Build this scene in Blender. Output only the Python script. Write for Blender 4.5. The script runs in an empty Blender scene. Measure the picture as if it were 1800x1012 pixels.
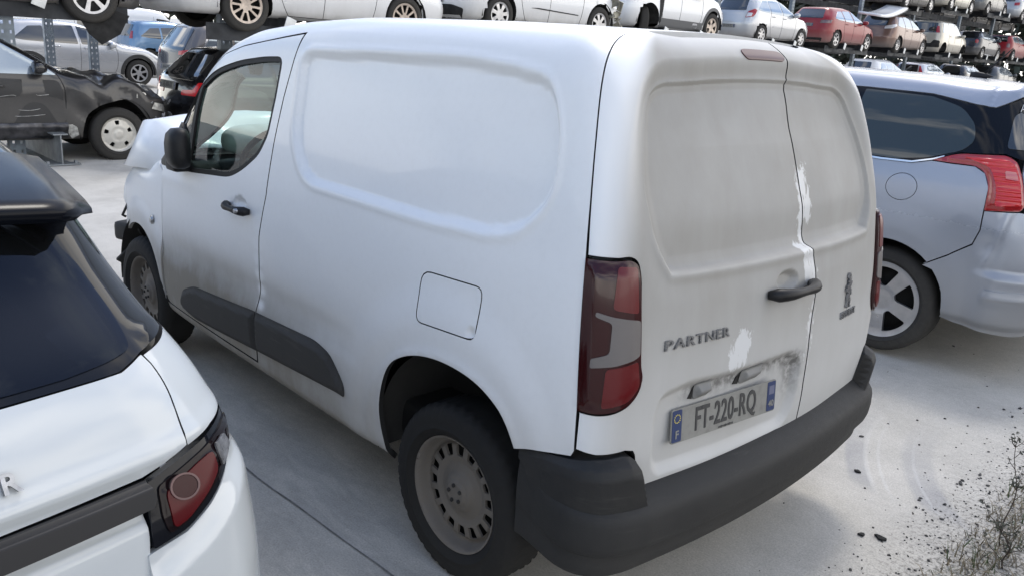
import bpy, bmesh, math, random
import numpy as np
from mathutils import Vector, Matrix
from mathutils.geometry import delaunay_2d_cdt

# ---------------------------------------------------------------- camera, sky, sun, exposure
scene = bpy.context.scene
COL = scene.collection
cam_data = bpy.data.cameras.new('camera')
cam = bpy.data.objects.new('camera', cam_data)
COL.objects.link(cam)
_yaw, _pit, _rol = math.radians(-44.79874), math.radians(16.42151), math.radians(4.03837)
_f = Vector((math.cos(_yaw)*math.cos(_pit), math.sin(_yaw)*math.cos(_pit), -math.sin(_pit)))
_r = _f.cross(Vector((0, 0, 1))).normalized(); _u = _r.cross(_f)
_r2 = _r*math.cos(_rol) + _u*math.sin(_rol); _u2 = -_r*math.sin(_rol) + _u*math.cos(_rol)
_m = Matrix.Identity(4)
for i in range(3):
    _m[i][0], _m[i][1], _m[i][2] = _r2[i], _u2[i], -_f[i]
_m.translation = Vector((-1.95673, 2.59839, 1.85227))
cam.matrix_world = _m
cam_data.sensor_width = 36.0
cam_data.lens = 36.0*1467.27/1800
cam_data.clip_start = 0.05
cam_data.clip_end = 2000
scene.camera = cam

SUN_EL, SUN_AZ = math.radians(60), math.radians(295)   # azimuth of the direction towards the sun, from +x
CLOUD = 10.0
world = bpy.data.worlds.new('World'); scene.world = world
world.use_nodes = True
_nt = world.node_tree
_bg = _nt.nodes['Background']
_sky = _nt.nodes.new('ShaderNodeTexSky')
_sky.sky_type = 'NISHITA'; _sky.sun_disc = False
_sky.sun_elevation = SUN_EL
_sky.sun_rotation = math.pi/2 - SUN_AZ
_sky.air_density = 1.0; _sky.dust_density = 1.0; _sky.ozone_density = 1.0
# broken bright cloud over the blue, thickest behind the viewer and overhead
_tc = _nt.nodes.new('ShaderNodeTexCoord'); _mp = _nt.nodes.new('ShaderNodeMapping'); _mp.inputs['Scale'].default_value = (1.6, 1.6, 3.2)
_nt.links.new(_tc.outputs['Generated'], _mp.inputs[0])
_no = _nt.nodes.new('ShaderNodeTexNoise'); _no.inputs['Scale'].default_value = 1.7; _no.inputs['Detail'].default_value = 7; _no.inputs['Roughness'].default_value = .58; _no.inputs['Distortion'].default_value = .4
_nt.links.new(_mp.outputs[0], _no.inputs['Vector'])
_dt = _nt.nodes.new('ShaderNodeVectorMath'); _dt.operation = 'DOT_PRODUCT'; _nt.links.new(_tc.outputs['Generated'], _dt.inputs[0]); _dt.inputs[1].default_value = (-.04, -.09, -.24)
_ad = _nt.nodes.new('ShaderNodeMath'); _ad.operation = 'ADD'; _nt.links.new(_no.outputs[0], _ad.inputs[0]); _nt.links.new(_dt.outputs['Value'], _ad.inputs[1])
_sz = _nt.nodes.new('ShaderNodeSeparateXYZ'); _nt.links.new(_tc.outputs['Generated'], _sz.inputs[0])
_hz = _nt.nodes.new('ShaderNodeMapRange'); _hz.inputs[1].default_value = .30; _hz.inputs[2].default_value = -.02; _hz.inputs[4].default_value = .07; _nt.links.new(_sz.outputs[2], _hz.inputs[0])
_a2 = _nt.nodes.new('ShaderNodeMath'); _a2.operation = 'ADD'; _nt.links.new(_ad.outputs[0], _a2.inputs[0]); _nt.links.new(_hz.outputs[0], _a2.inputs[1]); _ad = _a2
_rp = _nt.nodes.new('ShaderNodeValToRGB'); _rp.color_ramp.elements[0].position = .31; _rp.color_ramp.elements[1].position = .53; _nt.links.new(_ad.outputs[0], _rp.inputs[0])
_mx = _nt.nodes.new('ShaderNodeMix'); _mx.data_type = 'RGBA'; _nt.links.new(_rp.outputs[0], _mx.inputs[0]); _nt.links.new(_sky.outputs[0], _mx.inputs[6]); _mx.inputs[7].default_value = (CLOUD, CLOUD*.965, CLOUD*.915, 1)
_nt.links.new(_mx.outputs[2], _bg.inputs[0])
_bg.inputs[1].default_value = 0.15
sun_data = bpy.data.lights.new('sun', 'SUN'); sun = bpy.data.objects.new('sun', sun_data); COL.objects.link(sun)
sun_data.energy = 0.75; sun_data.angle = math.radians(12); sun_data.color = (1, .95, .87)
_sd = Vector((math.cos(SUN_AZ)*math.cos(SUN_EL), math.sin(SUN_AZ)*math.cos(SUN_EL), math.sin(SUN_EL)))
sun.rotation_euler = _sd.to_track_quat('Z', 'Y').to_euler()
sun.location = _sd*60
scene.view_settings.view_transform = 'Standard'; scene.view_settings.look = 'None'
scene.view_settings.exposure = 0.85; scene.view_settings.gamma = 1.0
scene.view_settings.use_curve_mapping = False
try:
    scene.cycles.max_bounces = 8; scene.cycles.transparent_max_bounces = 12
    scene.cycles.caustics_reflective = False; scene.cycles.caustics_refractive = False
except Exception:
    pass
random.seed(7)
RNG = np.random.default_rng(5)
A = np.asarray
pi = math.pi
# ---------------------------------------------------------------- solids of car bodies: smooth tables and their surface
def table(pts, sig=.04, step=.005):
    p = np.asarray(pts, float)
    x0, x1 = p[0, 0]-.5, p[-1, 0]+.5
    n = int((x1-x0)/step)+1
    xs = np.linspace(x0, x1, n); ys = np.interp(xs, p[:, 0], p[:, 1])
    # keep the end slopes
    k = int(3*sig/step)
    if k > 0:
        g = np.exp(-.5*(np.arange(-k, k+1)*step/sig)**2); g /= g.sum()
        ys = np.convolve(np.pad(ys, k, mode='edge'), g, mode='valid')
    return xs, ys, np.gradient(ys, xs)
def tv(t, x): return np.interp(x, t[0], t[1])
def ts(t, x): return np.interp(x, t[0], t[2])
def smax(a, b, k):
    h = np.maximum(k-np.abs(a-b), 0)/k
    return np.maximum(a, b)+h*h*k*.25
class Solid:
    """top(x), rear(z), front(z), half width w(z) + taper(x), all rounded together"""
    def __init__(s, top, rear, front, w, taper, bottom=.2, bow_r=.1, bow_f=.15, crown=.05, k_side=.14, k_rear=.12, k_corner=.165, k_front=.12, k_bot=.06, sig=.04):
        s.top, s.rear, s.front, s.w, s.tap = table(top, sig), table(rear, sig), table(front, sig), table(w, sig), table(taper, .15)
        s.bottom, s.br, s.bf, s.cr = bottom, bow_r, bow_f, crown
        s.k = (k_side, k_rear, k_corner, k_front, k_bot)
    def F(s, x, y, z):
        ks, kr, kc, kf, kb = s.k
        y2 = y*y
        ze = z+s.cr*y2
        xt = x+s.bf*.6*y2*np.clip((x-1.2), 0, 1)
        t = (ze-tv(s.top, xt))/np.sqrt(1+ts(s.top, xt)**2)
        r = (tv(s.rear, z)-(x-s.br*y2))/np.sqrt(1+ts(s.rear, z)**2)
        f = ((x+s.bf*y2)-tv(s.front, z))/np.sqrt(1+ts(s.front, z)**2)
        b = np.abs(y)-tv(s.w, z)-tv(s.tap, x)
        tf = smax(t, f, kf)
        v = smax(smax(smax(tf, b, ks), smax(r, b, kc), .03), smax(tf, r, kr), .03)-.0075
        return smax(v, s.bottom-z, kb)
    def grad(s, P, e=.004):
        x, y, z = P.T
        g = np.stack([s.F(x+e, y, z)-s.F(x-e, y, z), s.F(x, y+e, z)-s.F(x, y-e, z), s.F(x, y, z+e)-s.F(x, y, z-e)], -1)
        return g/np.maximum(np.linalg.norm(g, axis=1, keepdims=True), 1e-9)
    def hit(s, O, D, L):
        """from inside point O along unit D to the surface; bisection on [0,L]"""
        lo = np.zeros(len(O)); hi = np.full(len(O), float(L))
        for _ in range(22):
            m = .5*(lo+hi); q = O+D*m[:, None]
            ins = s.F(q[:, 0], q[:, 1], q[:, 2]) < 0
            lo = np.where(ins, m, lo); hi = np.where(ins, hi, m)
        return O+D*lo[:, None]
class Wrap:
    """unrolled skin: s runs along the left side (s = x), round the rear corner, over the rear to the right side; v = height, then a fan over the roof edge"""
    def __init__(w, solid, xg=-1.0, wg=1.1, rg=.75, dp=.75, v0=1.6, rho=.5):
        w.S, w.xg, w.wg, w.rg, w.dp, w.v0, w.rho = solid, xg, wg, rg, dp, v0, rho
        w.sa = xg+rg                      # corner starts
        w.sb = w.sa-rg*math.pi/2          # corner ends
        w.sc = w.sb-(wg-rg)               # centre line
    def guide(w, s):
        s = np.asarray(s, float); sgn = np.where(s < w.sc, -1., 1.)
        t = np.where(s < w.sc, 2*w.sc-s, s)
        th = np.clip((w.sa-t)/w.rg, 0, math.pi/2)
        dx, dy = -np.sin(th), np.cos(th)          # outward
        cx = np.where(t > w.sa, t, w.sa); cy = np.where(t < w.sb, w.wg-w.rg-(w.sb-t), w.wg-w.rg)
        px, py = cx+dx*w.rg, cy+dy*w.rg
        return px, py*sgn, dx, dy*sgn
    def __call__(w, s, v):
        px, py, dx, dy = w.guide(s); v = np.asarray(v, float)
        al = np.clip((v-w.v0)/w.rho, 0, math.pi/2)
        O = np.stack([px-dx*w.dp, py-dy*w.dp, np.minimum(v, w.v0)], -1)
        D = np.stack([dx*np.cos(al), dy*np.cos(al), np.sin(al)], -1)
        P = w.S.hit(O, D, w.dp)
        return P, w.S.grad(P)
    def inv(w, P):
        x, y, z = np.asarray(P, float).T
        sg = np.where(y < 0, -1., 1.); y = np.abs(y)
        cyy = w.wg-w.rg
        side = x >= w.sa; rear = (~side) & (y <= cyy)
        th = np.arctan2(w.sa-x, y-cyy)
        s = np.where(side, x, np.where(rear, w.sb-(cyy-y), w.sa-w.rg*th))
        rh = np.where(side, y-(w.wg-w.dp), np.where(rear, -(x-(w.xg+w.dp)), np.hypot(w.sa-x, y-cyy)-(w.rg-w.dp)))
        al = np.arctan2(z-w.v0, rh)
        v = np.where(z > w.v0, w.v0+w.rho*al, z)
        s = np.where(sg < 0, 2*w.sc-s, s)
        return np.stack([s, v], -1)
def in_poly(U, V, poly):
    ins = np.zeros(len(U), bool); n = len(poly)
    for i in range(n):
        x0, y0 = poly[i]; x1, y1 = poly[(i+1) % n]
        if y0 == y1: continue
        c = ((y0 > V) != (y1 > V)) & (U < (x1-x0)*(V-y0)/(y1-y0)+x0)
        ins ^= c
    return ins
def seg_dist(U, V, poly, closed=True):
    d = np.full(len(U), 1e9); n = len(poly)
    for i in range(n if closed else n-1):
        x0, y0 = poly[i]; x1, y1 = poly[(i+1) % n]
        ex, ey = x1-x0, y1-y0; L = ex*ex+ey*ey
        if L < 1e-14: continue
        t = np.clip(((U-x0)*ex+(V-y0)*ey)/L, 0, 1)
        d = np.minimum(d, (U-x0-t*ex)**2+(V-y0-t*ey)**2)
    return np.sqrt(d)
def sdf(U, V, poly):
    d = seg_dist(U, V, poly)
    return np.where(in_poly(U, V, poly), -d, d)
def sstep(a, b, x):
    t = np.clip((x-a)/(b-a), 0, 1); return t*t*(3-2*t)
def rnd(poly, r=.04, n=5):
    """round the corners of a polygon; a point may carry its own radius as third number"""
    out = []; N = len(poly)
    for i in range(N):
        p = np.array(poly[i][:2], float); rr = poly[i][2] if len(poly[i]) > 2 else r
        a = np.array(poly[i-1][:2], float)-p; b = np.array(poly[(i+1) % N][:2], float)-p
        la, lb = np.linalg.norm(a), np.linalg.norm(b)
        q = min(rr, la*.48, lb*.48)
        if q < 1e-4: out.append(tuple(p)); continue
        pa, pb = p+a/la*q, p+b/lb*q
        for k in range(n+1):
            t = k/n; out.append(tuple((1-t)**2*pa+2*t*(1-t)*p+t*t*pb))
    return out
def catmull(pts, n=6, closed=True):
    p = np.asarray(pts, float); N = len(p); out = []
    for i in range(N if closed else N-1):
        if closed: a, b, c, d = p[i-1], p[i], p[(i+1) % N], p[(i+2) % N]
        else: a, b, c, d = p[max(i-1, 0)], p[i], p[i+1], p[min(i+2, N-1)]
        for k in range(n):
            t = k/n
            out.append(.5*(2*b+(c-a)*t+(2*a-5*b+4*c-d)*t*t+(3*b-a-3*c+d)*t**3))
    if not closed: out.append(p[-1])
    return [tuple(q) for q in out]
def inset(poly, d):
    """offset a counter-clockwise or clockwise polygon inwards by d"""
    p = np.asarray([q[:2] for q in poly], float); N = len(p)
    ar = .5*np.sum(p[:, 0]*np.roll(p[:, 1], -1)-np.roll(p[:, 0], -1)*p[:, 1])
    e = np.roll(p, -1, 0)-p; e /= np.maximum(np.linalg.norm(e, axis=1, keepdims=True), 1e-9)
    nrm = np.stack([-e[:, 1], e[:, 0]], -1)*(1 if ar > 0 else -1)
    m = nrm+np.roll(nrm, 1, 0); L = np.sum(m*m, 1, keepdims=True)
    m = np.where(L > .3, 2*m/np.maximum(L, .3), nrm)
    return [tuple(q) for q in p+m*d]
VAN = Solid(top=[(-1, 1.922), (-.2, 1.924), (.3, 1.93), (.9, 1.923), (1.3, 1.895), (1.65, 1.855), (1.85, 1.80), (1.98, 1.74), (2.18, 1.585), (2.4, 1.365), (2.58, 1.205), (2.75, 1.13), (3.1, 1.06), (3.35, .98), (3.55, .84)],
            rear=[(.2, -.66), (.55, -.705), (.72, -.722), (.9, -.718), (1.1, -.695), (1.25, -.675), (1.4, -.645), (1.6, -.588), (1.766, -.525), (1.85, -.47), (1.95, -.40)],
            front=[(.2, 3.55), (.6, 3.6), (1, 3.55)],
            w=[(.2, .862), (.35, .875), (.5, .893), (.8, .905), (1.0, .905), (1.2, .895), (1.4, .872), (1.6, .838), (1.75, .812), (1.9, .78)],
            taper=[(-1, -.0), (1.8, 0), (2.4, -.012), (2.9, -.05), (3.3, -.12), (3.6, -.2)],
            bottom=.27, bow_r=.1, bow_f=.2, crown=.05, k_side=.16, k_rear=.16, k_corner=.165, k_front=.1)
VW = Wrap(VAN)
# ---------------------------------------------------------------- helpers: materials
def nmat(name):
    m = bpy.data.materials.new(name); m.use_nodes = True
    nt = m.node_tree; return m, nt, nt.nodes['Principled BSDF']
def pset(b, **k):
    for n, v in k.items():
        n = {'rough': 'Roughness', 'metal': 'Metallic', 'coat': 'Coat Weight', 'coatr': 'Coat Roughness', 'spec': 'Specular IOR Level', 'base': 'Base Color', 'emit': 'Emission Strength', 'ecol': 'Emission Color', 'ior': 'IOR', 'alpha': 'Alpha', 'trans': 'Transmission Weight'}.get(n, n)
        if n in ('Base Color', 'Emission Color') and len(v) == 3: v = (*v, 1)
        b.inputs[n].default_value = v
def node(nt, t, **k):
    n = nt.nodes.new(t)
    for a, v in k.items():
        if a.startswith('i_'): n.inputs[int(a[2:]) if a[2:].isdigit() else a[2:]].default_value = v
        else: setattr(n, a, v)
    return n
def noise(nt, scale, detail=3, rough=.55, coord='Object', stretch=None, dist=0):
    tc = nt.nodes.new('ShaderNodeTexCoord'); n = nt.nodes.new('ShaderNodeTexNoise')
    n.inputs['Scale'].default_value = scale; n.inputs['Detail'].default_value = detail; n.inputs['Roughness'].default_value = rough; n.inputs['Distortion'].default_value = dist
    if stretch:
        mp = nt.nodes.new('ShaderNodeMapping'); mp.inputs['Scale'].default_value = stretch
        nt.links.new(tc.outputs[coord], mp.inputs[0]); nt.links.new(mp.outputs[0], n.inputs['Vector'])
    else: nt.links.new(tc.outputs[coord], n.inputs['Vector'])
    return n.outputs[0]
def ramp(nt, src, stops):
    r = nt.nodes.new('ShaderNodeValToRGB'); e = r.color_ramp.elements
    while len(e) < len(stops): e.new(.5)
    for q, (p, c) in zip(e, stops):
        q.position = p; q.color = (c, c, c, 1) if not hasattr(c, '__len__') else (*c, 1)
    nt.links.new(src, r.inputs[0]); return r.outputs[0]
def mixc(nt, f, a, b, mode='MIX'):
    m = nt.nodes.new('ShaderNodeMix'); m.data_type = 'RGBA'; m.blend_type = mode
    for k, v in ((0, f), (6, a), (7, b)):
        s = m.inputs[k]
        if hasattr(v, 'is_linked'): nt.links.new(v, s)
        elif hasattr(v, '__len__'): s.default_value = (*v, 1) if len(v) == 3 else v
        else: s.default_value = v if k == 0 else (v, v, v, 1)
    return m.outputs[2]
def mth(nt, op, a, b=None, clamp=False):
    m = nt.nodes.new('ShaderNodeMath'); m.operation = op; m.use_clamp = clamp
    for s, v in ((m.inputs[0], a), (m.inputs[1], b)):
        if v is None: continue
        if hasattr(v, 'is_linked'): nt.links.new(v, s)
        else: s.default_value = v
    return m.outputs[0]
def attr(nt, name):
    n = nt.nodes.new('ShaderNodeAttribute'); n.attribute_name = name; return n.outputs['Fac']
def bump(nt, b, h, strength=.3, dist=.01):
    n = nt.nodes.new('ShaderNodeBump'); n.inputs['Strength'].default_value = strength; n.inputs['Distance'].default_value = dist
    nt.links.new(h, n.inputs['Height']); nt.links.new(n.outputs[0], b.inputs['Normal'])
def simple(name, col, rough=.5, metal=0, coat=0, var=.0, vscale=8, bumps=0, bscale=200, spec=.5):
    m, nt, b = nmat(name); pset(b, base=col, rough=rough, metal=metal, coat=coat, spec=spec); b.inputs['Coat Roughness'].default_value = .04
    if var:
        n = noise(nt, vscale, 4)
        lo = tuple(c*(1-var) for c in col); hi = tuple(min(1, c*(1+var)) for c in col)
        nt.links.new(ramp(nt, n, [(.3, lo), (.7, hi)]), b.inputs['Base Color'])
        nt.links.new(ramp(nt, n, [(.3, min(1, rough*1.25)), (.7, rough*.85)]), b.inputs['Roughness'])
    if bumps: bump(nt, b, noise(nt, bscale, 2), bumps, .003)
    return m
def dirty_paint(name, col, dust=(.40, .385, .35), rough=.28, coat=.6, metal=0, flake=0, low=None, grime=.12, scuff=False, spec=.5, grain=0):
    """car paint with a dust film; the film's extent comes from the 'dirt' attribute (or from height: low=(z0,z1)), its edge from noise"""
    m, nt, b = nmat(name); pset(b, coat=coat, metal=metal, spec=spec); b.inputs['Coat Roughness'].default_value = .06
    n1 = noise(nt, 3.2, 6, .6); n2 = noise(nt, 40, 4, .6); n3 = noise(nt, 9, 5, .62, stretch=(1, 1, .35))
    if low:
        tc = nt.nodes.new('ShaderNodeTexCoord'); sx = nt.nodes.new('ShaderNodeSeparateXYZ'); nt.links.new(tc.outputs['Object'], sx.inputs[0])
        mr = nt.nodes.new('ShaderNodeMapRange'); mr.inputs[1].default_value = low[1]; mr.inputs[2].default_value = low[0]; nt.links.new(sx.outputs[2], mr.inputs[0]); d = mth(nt, 'MULTIPLY', mr.outputs[0], .8)
    else: d = attr(nt, 'dirt')
    w = mth(nt, 'ADD', mth(nt, 'MULTIPLY', n1, .7), mth(nt, 'MULTIPLY', n3, .5))         # about .6
    f = mth(nt, 'MULTIPLY', d, mth(nt, 'ADD', mth(nt, 'MULTIPLY', w, .9), .46), True)
    f = mth(nt, 'ADD', f, mth(nt, 'MULTIPLY', ramp(nt, n2, [(.45, 0), (.8, 1)]), grime), True)
    if scuff: f = mth(nt, 'MULTIPLY', d, mth(nt, 'ADD', mth(nt, 'MULTIPLY', w, .35), .74), True)
    if scuff:   # dust rubbed off in brush strokes, a sooty patch and a dark strip in the plate recess
        st = noise(nt, 26, 5, .7, stretch=(1, 1, .45), dist=.5); sc = attr(nt, 'scuff')
        k = ramp(nt, mth(nt, 'SUBTRACT', sc, ramp(nt, st, [(.33, 0), (.67, 1)])), [(.05, 0), (.22, 1)])
        f = mth(nt, 'MULTIPLY', f, mth(nt, 'SUBTRACT', 1, mth(nt, 'MULTIPLY', k, .55)), True)
    c = mixc(nt, f, col, mixc(nt, n1, tuple(.85*x for x in dust), tuple(1.12*x for x in dust)))
    if scuff: c = mixc(nt, mth(nt, 'MULTIPLY', attr(nt, 'soot_dark'), ramp(nt, n2, [(.35, .1), (.6, .75)])), c, (.05, .047, .043))
    nt.links.new(c, b.inputs['Base Color'])
    nt.links.new(mth(nt, 'ADD', mth(nt, 'MULTIPLY', f, .5), rough, True), b.inputs['Roughness'])
    nt.links.new(mth(nt, 'MULTIPLY', mth(nt, 'SUBTRACT', 1, f, True), coat), b.inputs['Coat Weight'])
    if grain:   # moulded plastic: fine leather grain, long rubbed streaks
        bump(nt, b, noise(nt, 520, 2, .6), grain, .002)
        sk = noise(nt, 14, 5, .75, stretch=(.25, .25, 3.0), dist=.6); rb = ramp(nt, sk, [(.56, 0), (.66, .55)])
        nt.links.new(mixc(nt, mth(nt, 'MULTIPLY', rb, ramp(nt, n1, [(.4, 0), (.65, 1)])), c, tuple(1.5*x for x in dust)), b.inputs['Base Color'])
    return m
def glassm(name, tint=(.55, .62, .6), rough=.0, dark=0.0, refl=1.0):
    """thin pane: tinted see-through plus mirror by angle"""
    m, nt, b = nmat(name); out = nt.nodes['Material Output']
    t = node(nt, 'ShaderNodeBsdfTransparent'); t.inputs[0].default_value = (*tint, 1)
    g = node(nt, 'ShaderNodeBsdfGlossy'); g.inputs['Roughness'].default_value = rough; g.inputs[0].default_value = (refl, refl, refl, 1) if not hasattr(refl, '__len__') else (*refl, 1)
    lw = node(nt, 'ShaderNodeLayerWeight'); fr_ = mth(nt, 'ADD', .035, mth(nt, 'MULTIPLY', mth(nt, 'POWER', lw.outputs['Facing'], 4.5), .9), True)
    mx = node(nt, 'ShaderNodeMixShader')
    nt.links.new(fr_, mx.inputs[0]); nt.links.new(t.outputs[0], mx.inputs[1]); nt.links.new(g.outputs[0], mx.inputs[2])
    if dark:
        d = node(nt, 'ShaderNodeBsdfDiffuse'); d.inputs[0].default_value = (.012, .013, .014, 1)
        m2 = node(nt, 'ShaderNodeMixShader'); m2.inputs[0].default_value = dark
        nt.links.new(t.outputs[0], m2.inputs[1]); nt.links.new(d.outputs[0], m2.inputs[2]); nt.links.new(m2.outputs[0], mx.inputs[1])
    nt.links.new(mx.outputs[0], out.inputs[0]); nt.nodes.remove(b)
    return m
# ---------------------------------------------------------------- helpers: objects
def thing(name, label, cat, loc=(0, 0, 0), rotz=0, group=None):
    o = bpy.data.objects.new(name, None); COL.objects.link(o); o.empty_display_size = .2
    o.location = loc; o.rotation_euler = (0, 0, rotz); o['label'] = label; o['category'] = cat
    if group: o['group'] = group
    return o
def link(name, me, mat, parent=None, label=None, loc=None):
    o = bpy.data.objects.new(name, me); COL.objects.link(o)
    if mat is not None and not me.materials: me.materials.append(mat)
    if parent: o.parent = parent
    if label: o['label'] = label
    if loc: o.location = loc
    return o
def mesh(name, V, Fs, smooth=True, mats=None, fm=None):
    me = bpy.data.meshes.new(name); me.from_pydata([tuple(map(float, v)) for v in V], [], [tuple(int(i) for i in f) for f in Fs])
    if smooth: me.polygons.foreach_set('use_smooth', [True]*len(me.polygons))
    if mats:
        for q in mats: me.materials.append(q)
        if fm is not None: me.polygons.foreach_set('material_index', [int(i) for i in fm])
    me.update(); return me
class MB:
    """collects shapes into one mesh"""
    def __init__(s): s.V = []; s.F = []; s.S = []
    def add(s, V, Fs, smooth=False):
        o = len(s.V); s.V += [tuple(map(float, v)) for v in V]; s.F += [tuple(int(i)+o for i in f) for f in Fs]; s.S += [smooth]*len(Fs); return s
    def box(s, c, d, rot=None, bev=0):
        x, y, z = [q/2 for q in d]; P = []
        if bev:
            b = min(bev, x*.9, y*.9, z*.9); Fs = []
            bm = bmesh.new(); bmesh.ops.create_cube(bm, size=1)
            for v in bm.verts: v.co = Vector((v.co.x*2*x, v.co.y*2*y, v.co.z*2*z))
            bmesh.ops.bevel(bm, geom=bm.edges[:], offset=b, segments=2, affect='EDGES', profile=.6)
            P = [v.co.copy() for v in bm.verts]; bm.verts.index_update(); Fs = [[v.index for v in f.verts] for f in bm.faces]; bm.free()
        else:
            P = [Vector((i*x, j*y, k*z)) for i in (-1, 1) for j in (-1, 1) for k in (-1, 1)]
            Fs = [(0, 1, 3, 2), (4, 6, 7, 5), (0, 4, 5, 1), (2, 3, 7, 6), (0, 2, 6, 4), (1, 5, 7, 3)]
        if rot is not None: P = [rot @ p for p in P]
        return s.add([p+Vector(c) for p in P], Fs, bool(bev))
    def tube(s, pts, r, n=8, caps=True, smooth=True):
        pts = [Vector(p) for p in pts]; N = len(pts); rs = r if hasattr(r, '__len__') else [r]*N
        V = []; up = None
        for i, p in enumerate(pts):
            t = (pts[min(i+1, N-1)]-pts[max(i-1, 0)]).normalized()
            if up is None: up = t.orthogonal().normalized()
            up = (up-t*up.dot(t)); up = up.normalized() if up.length > 1e-6 else t.orthogonal().normalized()
            b = t.cross(up)
            V += [p+(up*math.cos(2*pi*k/n)+b*math.sin(2*pi*k/n))*rs[i] for k in range(n)]
        Fs = [(i*n+k, i*n+(k+1) % n, (i+1)*n+(k+1) % n, (i+1)*n+k) for i in range(N-1) for k in range(n)]
        if caps: Fs += [tuple(range(n-1, -1, -1)), tuple((N-1)*n+k for k in range(n))]
        return s.add(V, Fs, smooth)
    def lathe(s, prof, c=(0, 0, 0), axis='y', n=32, closed=False, smooth=True, sgn=1):
        """prof: (radius, along) pairs"""
        V = []; N = len(prof)
        for k in range(n):
            a = 2*pi*k/n; ca, sa = math.cos(a), math.sin(a)
            for r, h in prof:
                h *= sgn
                V.append({'y': (c[0]+r*ca, c[1]+h, c[2]+r*sa), 'z': (c[0]+r*ca, c[1]+r*sa, c[2]+h), 'x': (c[0]+h, c[1]+r*ca, c[2]+r*sa)}[axis])
        m = N if closed else N-1
        Fs = []
        for k in range(n):
            for i in range(m):
                j = (i+1) % N; k2 = (k+1) % n; Fs.append((k*N+i, k*N+j, k2*N+j, k2*N+i))
        return s.add(V, Fs, smooth)
    def prism(s, poly, z0, z1, M=None, smooth=False):
        """poly in xy, extruded z0..z1, placed by matrix M"""
        n = len(poly); P = [Vector((p[0], p[1], z0)) for p in poly]+[Vector((p[0], p[1], z1)) for p in poly]
        if M is not None: P = [M @ p for p in P]
        Fs = [tuple(range(n-1, -1, -1)), tuple(range(n, 2*n))]+[(i, (i+1) % n, n+(i+1) % n, n+i) for i in range(n)]
        return s.add(P, Fs, smooth)
    def me(s, name):
        me = bpy.data.meshes.new(name); me.from_pydata(s.V, [], s.F)
        me.polygons.foreach_set('use_smooth', s.S); me.update()
        bm = bmesh.new(); bm.from_mesh(me); bmesh.ops.recalc_face_normals(bm, faces=bm.faces); bm.to_mesh(me); bm.free()
        return me
    def build(s, name, mat, parent=None, label=None): return link(name, s.me(name), mat, parent, label)
def cdt(outer, holes, h, keep=None, jit=0.0):
    """triangulate polygon(s) filled with a hex grid of spacing h"""
    loops = [outer]+list(holes); bd = []; ed = []
    for L in loops:
        L = [tuple(p[:2]) for p in L]; st = len(bd); pts = []
        for i in range(len(L)):
            a, b = np.array(L[i]), np.array(L[(i+1) % len(L)]); d = np.linalg.norm(b-a)
            if d < 1e-6: continue
            k = max(1, int(d/(h*.9)))
            pts += [tuple(a+(b-a)*j/k) for j in range(k)]
        bd += pts; n = len(pts); ed += [(st+i, st+(i+1) % n) for i in range(n)]
    o = np.array([p[:2] for p in outer]); lo, hi = o.min(0), o.max(0)
    ys = np.arange(lo[1]+h*.4, hi[1], h*.87); G = []
    for j, y in enumerate(ys):
        xs = np.arange(lo[0]+(h*.5 if j % 2 else 0)+h*.21, hi[0], h); G.append(np.stack([xs, np.full(len(xs), y)], -1))
    G = np.concatenate(G) if G else np.zeros((0, 2))
    if len(G):
        k = in_poly(G[:, 0], G[:, 1], outer) & (seg_dist(G[:, 0], G[:, 1], outer) > h*.45)
        for L in holes: k &= ~in_poly(G[:, 0], G[:, 1], L) & (seg_dist(G[:, 0], G[:, 1], L) > h*.45)
        G = G[k]
    pts = [Vector(p) for p in bd]+[Vector(p) for p in G]
    vs, es, fs, *_ = delaunay_2d_cdt(pts, ed, [], 0, 1e-7)
    W = np.array([(v.x, v.y) for v in vs]); T = np.array([f for f in fs if len(f) == 3], int)
    c = W[T].mean(1); k = in_poly(c[:, 0], c[:, 1], outer)
    for L in holes: k &= ~in_poly(c[:, 0], c[:, 1], L)
    T = T[k]
    used = np.unique(T); mp = -np.ones(len(W), int); mp[used] = np.arange(len(used))
    W, T = W[used], mp[T]
    e = np.concatenate([T[:, [0, 1]], T[:, [1, 2]], T[:, [2, 0]]]); key = np.sort(e, 1)
    u, idx, cnt = np.unique(key, axis=0, return_index=True, return_counts=True)
    return W, T, e[idx[cnt == 1]]
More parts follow.
